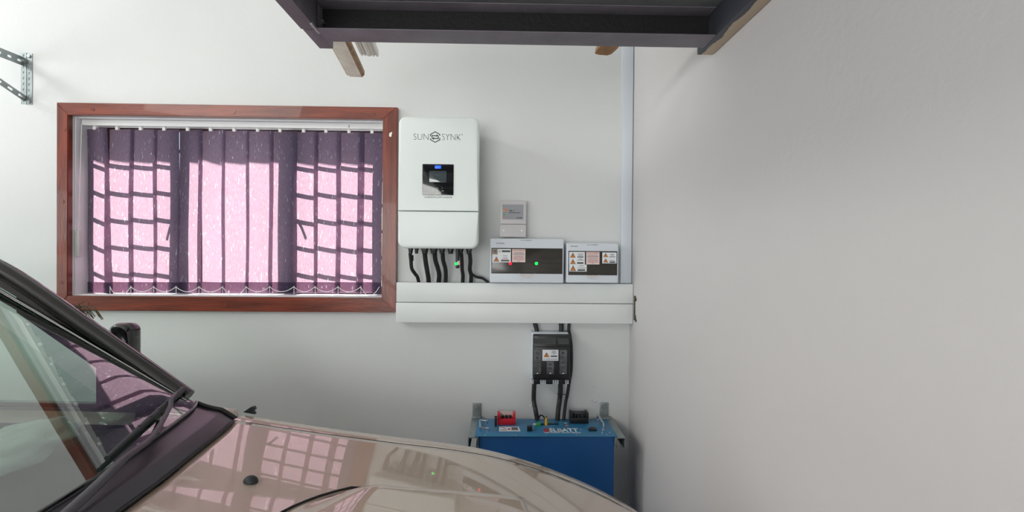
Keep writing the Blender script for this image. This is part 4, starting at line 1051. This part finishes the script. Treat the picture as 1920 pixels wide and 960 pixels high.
# bright rubber lip along the bonnet edge, and the glass seal
b = NB(); tube(b, [cowl_pt(1.0, t) + Vector((0.001, 0, 0.002)) for t in np.linspace(0.0, 1.0, 60)], 0.0035, 6, 1); obj('bonnet_seal', b, M['seal'], cowl)
b = NB(); tube(b, [cowl_pt(0.0, t) + Vector((0.004, 0, 0.006)) for t in np.linspace(0.0, 1.0, 60)], 0.004, 8, 1); obj('glass_seal', b, M['car_black'], cowl)
# wing corner trim beyond the cowl
for sgn in (1, -1):
    b = NB(); P = [cowl_pt(s, 1.0 if sgn > 0 else 0.0) + Vector((0, sgn * 0.004, 0.003)) for s in np.linspace(1.0, 0.0, 9)]
    tube(b, P, 0.006, 8, 2); obj('corner_trim', b, M['seal'], car)

# windscreen, pillars, roof
pil = [at(352, 744, 1.355), at(170, 617, 1.350), at(0, 503, 1.340)]
dd = (pil[2] - pil[1]); pil.append(pil[2] + dd * 0.62 + Vector((-0.03, -0.02, -0.02)))
TOPX, TOPZ, TOPW = pil[3].x, pil[3].z, pil[3].y - YC
def glass_pt(s, t):
    w_s = (t - 0.5) * 2; aw = abs(w_s)
    bw = WG * aw; base = Vector((GX(bw), bw, GZ(bw)))
    tw = TOPW * aw; top = Vector((TOPX + 0.02 * (1 - aw ** 2), tw, TOPZ - 0.012 + 0.016 * (1 - aw ** 2)))
    # base end eased onto the pillar line
    p_ = base.lerp(top, s)
    bulge = 0.0
    return Vector((p_.x + bulge, YC + math.copysign(p_.y, w_s), p_.z + bulge))
b = NB(); grid(b, glass_pt, 24, 48); ws = obj('windscreen', b, M['windscreen'], car, 80)
for sgn in (1, -1):
    P = [Vector((p.x, YC + sgn * (p.y - YC), p.z)) for p in pil]
    b = NB(); tube(b, P, 0.025, 10, 6, flat=0.8, up=(0, 0, 1)); obj('a_pillar', b, M['car_black'], car, 60)
    Q = [glass_pt(s, 1.0 if sgn > 0 else 0.0) + Vector((0.002, -sgn * 0.018, 0.003)) for s in np.linspace(0.02, 1, 14)]
    b = NB(); tube(b, Q, 0.0016, 6, 1); obj('screen_trim', b, M['chrome'], car)
    SP = smooth_path(P, 8)
    def band(s, t):
        q = s * (len(SP) - 1); k_ = min(int(q), len(SP) - 2); pp = SP[k_].lerp(SP[k_ + 1], q - k_)
        return pp.lerp(glass_pt(s, 1.0 if sgn > 0 else 0.0), t) + Vector((0, 0, -0.012 * (1 - t)))
    b = NB(); grid(b, band, 24, 3); obj('pillar_trim', b, M['car_black'], car)
    b = NB(); grid(b, lambda s, t: glass_pt(s, (0.962 + 0.038 * t) if sgn > 0 else (0.038 - 0.038 * t)) + Vector((-0.001, 0, -0.003)), 24, 3); obj('screen_border', b, M['car_black'], car)
ROOF_END = -3.3
def roof_pt(s, t):
    w_s = (t - 0.5) * 2; aw = abs(w_s)
    x0_ = TOPX + 0.03 * (1 - aw ** 2); x = x0_ + (ROOF_END - x0_) * s
    return Vector((x, YC + w_s * (TOPW + 0.01), TOPZ + 0.012 * (1 - aw ** 2) + 0.05 * math.sin(math.pi * s) * (1 - 0.5 * aw) - 0.06 * aw ** 8))
b = NB(); grid(b, roof_pt, 16, 24); rf = obj('roof', b, M['paint'], car, 60)
md = rf.modifiers.new('thick', 'SOLIDIFY'); md.thickness = 0.03; md.offset = -1
# body sides, doors, side glass
for sgn in (1, -1):
    ys = lambda w: YC + sgn * w
    DX0 = XR(0.75) - 0.02
    def side(s, t, x0_, x1_):
        x = x0_ + (x1_ - x0_) * s; z = 0.42 + (1.195 + 0.02 * s - 0.42) * t
        w = 0.802 + 0.022 * math.sin(math.pi * t) - 0.016 * t
        return Vector((x, ys(w), z))
    for x0_, x1_, nm in ((DX0, -1.02, 'wing_panel'), (-1.026, -2.05, 'door'), (-2.056, -3.0, 'door'), (-3.006, -3.95, 'rear_quarter')):
        b = NB(); grid(b, lambda s, t: side(s, t, x0_, x1_), 10, 14); o = obj(nm, b, M['paint'], car, 60)
        m2 = o.modifiers.new('thick', 'SOLIDIFY'); m2.thickness = 0.03
        if nm == 'door':
            b = NB(); tube(b, [(x1_ + 0.16, ys(0.835), 1.02), (x1_ + 0.10, ys(0.855), 1.022), (x1_ + 0.04, ys(0.835), 1.02)], 0.011, 8, 4); obj('door_handle', b, M['car_black'], o)
    topw = TOPW - 0.005
    for (xa, xb), (ta, tb), nm in (((-1.10, -2.03), (TOPX - 0.02, -2.03), 'side_window'), ((-2.09, -3.0), (-2.09, -2.95), 'side_window')):
        b = NB(); grid(b, lambda s, t: Vector(((xa + (xb - xa) * s) * (1 - t) + (ta + (tb - ta) * s) * t, ys(0.782 + (topw - 0.782) * t), 1.20 + (TOPZ - 0.06 - 1.20) * t)), 6, 6); obj(nm, b, M['car_glass'], car)
    for x in (-2.06, -3.05):
        b = NB(); tube(b, [(x, ys(0.78), 1.19), (x, ys((0.78 + topw) / 2), 1.48), (x, ys(topw), TOPZ - 0.03)], 0.032, 8, 4, flat=0.7); obj('door_pillar', b, M['car_black'], car)
    b = NB(); box(b, -0.95, -1.0, ys(0.75) - 0.02, ys(0.75) + 0.02, 1.19, 1.22); obj('waist_trim', b, M['car_black'], car)
    b = NB(); tube(b, [(-1.0, ys(0.785), 1.2), (-2.0, ys(0.79), 1.215), (-3.9, ys(0.79), 1.235)], 0.012, 8, 2); obj('waist_seal', b, M['car_black'], car)
    yq = ys(0.772); b = NB()
    prism_xz(b, [(-0.90, 1.205), (-1.14, 1.205), (-1.14, 1.315), (-1.36, 1.47), (-1.36, 1.535), (-0.90, 1.225)], yq - 0.004, yq + 0.004); obj('corner_window_trim', b, M['car_black'], car)
    b = NB(); box(b, -3.0, -0.95, yq - 0.012, yq - 0.002, 0.5, 1.204, 0.003) if sgn > 0 else box(b, -3.0, -0.95, yq + 0.002, yq + 0.012, 0.5, 1.204, 0.003); obj('door_trim', b, M['dash'], car)
    # mirror
    if sgn > 0:
        mc = at(234, 639, 1.47)
    else:
        mc = Vector((mc.x, 2 * YC - mc.y, mc.z))
    b = NB()
    rings = []
    for k_ in range(9):
        a = k_ / 8; yy = -0.028 + 0.056 * a
        q = 0.80 + 0.20 * math.sin(math.pi * (0.15 + 0.7 * a))
        if k_ in (0, 8): q *= 0.86
        rr = rrect(-0.034 * q, 0.034 * q, -0.11 * q - 0.02, 0.055 * q, 0.024 * q, 5)
        rings.append([Vector((mc.x + u, mc.y + sgn * yy, mc.z + v)) for u, v in rr])
    loft(b, rings); mir = obj('mirror', b, M['car_black'], car, 60)
    b = NB(); box(b, mc.x - 0.036, mc.x - 0.033, mc.y - 0.02, mc.y + 0.02, mc.z - 0.10, mc.z + 0.03); obj('mirror_glass', b, M['chrome'], mir)
    b = NB(); tube(b, [(mc.x, mc.y, mc.z - 0.10), (mc.x, mc.y - sgn * 0.02, mc.z - 0.16), (mc.x, ys(0.80), mc.z - 0.19)], 0.014, 8, 4); obj('mirror_arm', b, M['car_black'], mir)
    # wheels
    for x in (-0.32, -3.0):
        b = NB(); loft(b, [[Vector((x + rr * math.cos(a), ys(w), 0.36 + rr * math.sin(a))) for a in np.linspace(0, 2 * math.pi, 28, endpoint=False)] for w, rr in ((0.55, 0.30), (0.56, 0.35), (0.59, 0.36), (0.74, 0.36), (0.77, 0.35), (0.775, 0.26))]); wh = obj('wheel', b, M['tyre'], car)
        b = NB(); cyl(b, (x, ys(0.75), 0.36), (x, ys(0.778), 0.36), 0.245, 24, 0.23); obj('rim', b, M['alloy'], wh)
b = NB(); box(b, -3.98, -3.90, YC - 0.79, YC + 0.79, 0.42, 1.25, 0.03); obj('tailgate', b, M['paint'], car)
b = NB(); grid(b, lambda s, t: Vector((ROOF_END - 0.6 * s, YC + (t - 0.5) * 1.4 * (1 + 0.1 * s), TOPZ - 0.03 - (TOPZ - 1.28) * s)), 4, 8); obj('rear_window', b, M['car_glass'], car)
b = NB(); box(b, -3.9, 0.40, YC - 0.73, YC + 0.73, 0.30, 0.48, 0.03); obj('underbody', b, M['seal'], car)
def bump(s, t):
    w_s = (t - 0.5) * 2; aw = abs(w_s)
    return Vector((0.525 - 0.15 * aw ** 3 - 0.03 * (1 - s) , YC + w_s * 0.76, 0.38 + 0.24 * s))
b = NB(); grid(b, bump, 6, 30); o = obj('bumper', b, M['paint'], car, 60); m2 = o.modifiers.new('t', 'SOLIDIFY'); m2.thickness = 0.03; m2.offset = 0
b = NB(); grid(b, lambda s, t: Vector((0.49 - 0.02 * s, YC + (t - 0.5) * 0.8, 0.63 + 0.10 * s)), 3, 10); obj('grille', b, M['ink'], car)
for sgn in (1, -1):
    b = NB(); grid(b, lambda s, t: Vector((0.475 - 0.12 * t ** 2 - 0.05 * s, YC + sgn * (0.40 + 0.28 * t), 0.63 + 0.13 * s)), 6, 10); obj('headlamp', b, M['lens'], car)

# washer jets
for sgn in (1, -1):
    p = atz(470, 887, 1.165)
    if sgn < 0: p = Vector((p.x, 2 * YC - p.y, p.z))
    w_ = abs(p.y - YC); zz = surf(p.x, w_)
    b = NB(); t = bmesh.new(); bmesh.ops.create_uvsphere(t, u_segments=14, v_segments=10, radius=0.016); merge(b, t, Matrix.Translation((p.x, p.y, zz)) @ Matrix.Diagonal((1.0, 0.8, 0.85, 1))); obj('washer_jet', b, M['ink'], hood, 60)
# small black clip on the far wing edge
p = at(472, 768, 1.42)
b = NB(); prism_xz(b, [(p.x - 0.022, p.z - 0.006), (p.x + 0.012, p.z - 0.012), (p.x + 0.006, p.z - 0.004), (p.x + 0.012, p.z + 0.002), (p.x + 0.008, p.z + 0.010), (p.x - 0.002, p.z + 0.008)], p.y - 0.006, p.y + 0.006)
cl_ = obj('wing_clip', b, M['ink'], car, 0)

# wiper
def on_glass(px, py, lift=0.012):
    d = ray(px, py); lo, hi = 0.3, 3.0
    best = None
    for s in np.linspace(0, 0.6, 61):
        for t in np.linspace(0.4, 1.0, 121):
            g_ = glass_pt(s, t); v = g_ - CAM_LOC; u = R3.transposed() @ v
            qx = 960 + FPX * u.x / -u.z; qy = 480 - FPX * u.y / -u.z
            e = (qx - px) ** 2 + (qy - py) ** 2
            if best is None or e < best[0]: best = (e, g_.copy())
    return best[1] + Vector((0.7, 0, 0.7)) * lift
def on_cowl(px, py, lift=0.014):
    best = None
    for s in np.linspace(0, 1, 31):
        for t in np.linspace(0.5, 1.0, 121):
            g_ = cowl_pt(s, t); u = R3.transposed() @ (g_ - CAM_LOC)
            qx = 960 + FPX * u.x / -u.z; qy = 480 - FPX * u.y / -u.z
            e = (qx - px) ** 2 + (qy - py) ** 2
            if best is None or e < best[0]: best = (e, g_.copy())
    return best[1] + Vector((0, 0, 1)) * lift
wipr = obj
tipA = on_glass(342, 733, 0.016); mid1 = on_glass(303, 763, 0.024); endB = on_glass(190, 866, 0.014)
blade_pts = [tipA, tipA.lerp(endB, 0.25) + Vector((0.004, 0, 0.004)), tipA.lerp(endB, 0.6) + Vector((0.003, 0, 0.003)), endB]
elb = on_glass(301, 780, 0.030); pv = on_cowl(165, 957, 0.03); el2 = on_glass(270, 838, 0.030)
b = NB(); tube(b, [on_glass(318, 752, 0.026), on_glass(304, 764, 0.03), elb, el2, (el2 + pv) / 2 + Vector((0, 0, 0.005)), pv, pv + (pv - el2) * 0.8 + Vector((0, 0, 0.0))], [0.0045, 0.005, 0.006, 0.009, 0.010, 0.011], 8, 5, flat=0.7)
arm = obj('wiper_arm', b, M['cowl'], car, 60)
b = NB(); tube(b, blade_pts, [0.008, 0.0075, 0.007, 0.005], 8, 6, flat=1.1); bld = obj('wiper_blade', b, M['ink'], arm, 60)
for k_ in range(7):
    q = smooth_path(blade_pts, 6)[1 + k_ * 2]
    b = NB(); box(b, q.x - 0.003, q.x + 0.003, q.y - 0.004, q.y + 0.004, q.z + 0.003, q.z + 0.0092, 0.001); obj('blade_claw', b, M['dark_grey'], bld)
pv2 = pv + (pv - el2) * 0.8
b = NB(); cyl(b, pv2 + Vector((0, 0, -0.03)), pv2 + Vector((0, 0, 0.010)), 0.016); obj('wiper_pivot', b, M['ink'], arm)

# cabin
def dash_pt(s, t):
    w_s = (t - 0.5) * 2; w = abs(w_s) * 0.71
    x = GX(w) - 0.03 - 0.34 * s
    z = 1.165 - 0.02 * s + 0.012 * math.sin(math.pi * s) - 0.10 * max(0, s - 0.85) / 0.15
    return Vector((x, YC + math.copysign(w, w_s), z))
b = NB(); grid(b, dash_pt, 14, 30); da = obj('dashboard', b, M['dash'], car, 60)
b = NB(); box(b, -1.18, -0.92, YC - 0.70, YC + 0.70, 0.55, 1.08, 0.03); obj('dash_body', b, M['dash'], da)
for yv in (YC + 0.38, YC - 0.38):
    b = NB(); box(b, -2.05, -1.50, yv - 0.25, yv + 0.25, 0.62, 0.80, 0.05, 3); st_ = obj('seat', b, M['seat'], car, 60)
    b = NB(); box(b, -2.16, -2.02, yv - 0.24, yv + 0.24, 0.78, 1.36, 0.05, 3); obj('seat_back', b, M['seat'], st_, 60)
    b = NB(); box(b, -2.17, -2.07, yv - 0.12, yv + 0.12, 1.38, 1.58, 0.035, 3); obj('headrest', b, M['seat'], st_, 60)
b = NB(); cx_, cyy, cz_ = -1.35, YC - 0.38, 1.08
tube(b, [(cx_ + 0.07 * math.sin(a), cyy + 0.19 * math.cos(a), cz_ + 0.17 * math.sin(a)) for a in np.linspace(0, 2 * math.pi, 33)], 0.015, 8, 1); swl = obj('steering_wheel', b, M['dash'], car, 60)
b = NB(); ball(b, (cx_ + 0.02, cyy, cz_), 0.07, (0.5, 1, 0.8)); cyl(b, (cx_ + 0.02, cyy, cz_), (cx_ + 0.3, cyy, cz_ - 0.12), 0.03); box(b, cx_ - 0.01, cx_ + 0.01, cyy - 0.18, cyy + 0.18, cz_ - 0.02, cz_ + 0.02); obj('wheel_hub', b, M['dash'], swl)
b = NB(); tube(b, [(-1.30, YC, TOPZ - 0.09), (-1.34, YC, TOPZ - 0.03)], 0.012, 8); box(b, -1.345, -1.32, YC - 0.11, YC + 0.11, TOPZ - 0.13, TOPZ - 0.07, 0.012); obj('rear_view_mirror', b, M['ink'], car)

# white plastic bag lying on the dashboard
t = bmesh.new(); bmesh.ops.create_icosphere(t, subdivisions=4, radius=1.0)
from mathutils import noise as mnoise
bc = at(95, 842, 1.06); bc.z = 1.20; bc = Vector((-1.10, 1.06, 1.186))
for v in t.verts:
    n_ = mnoise.noise(v.co * 1.7 + Vector((3, 1, 2))) * 0.35 + mnoise.noise(v.co * 4.3) * 0.16
    v.co = v.co * (1 + n_)
    v.co = Vector((v.co.x * 0.085, v.co.y * 0.17, max(v.co.z, -0.25) * 0.048))
for v in t.verts: v.co += bc + Vector((0, 0, 0.012))
tag(obj('plastic_bag', t, M['bag'], None, 80), 'crumpled white plastic bag lying on the dashboard behind the windscreen', 'plastic bag')

# dry grass caught on the pillar
b = NB(); g0 = at(150, 590, 1.405)
for k_ in range(26):
    a = g0 + Vector((random.uniform(-0.03, 0.03), random.uniform(-0.004, 0.02), random.uniform(-0.004, 0.012)))
    dv_ = Vector((random.uniform(-0.075, 0.02), random.uniform(-0.02, 0.02), random.uniform(-0.006, 0.03)))
    tube(b, [a + Vector((0.02, 0.004, -0.016)), a + Vector((0, 0, 0.012)), a + dv_], 0.0013, 4, 3)
tag(obj('dry_grass_tuft', b, M['straw']), 'small tuft of dry grass caught on the windscreen pillar', 'grass tuft')
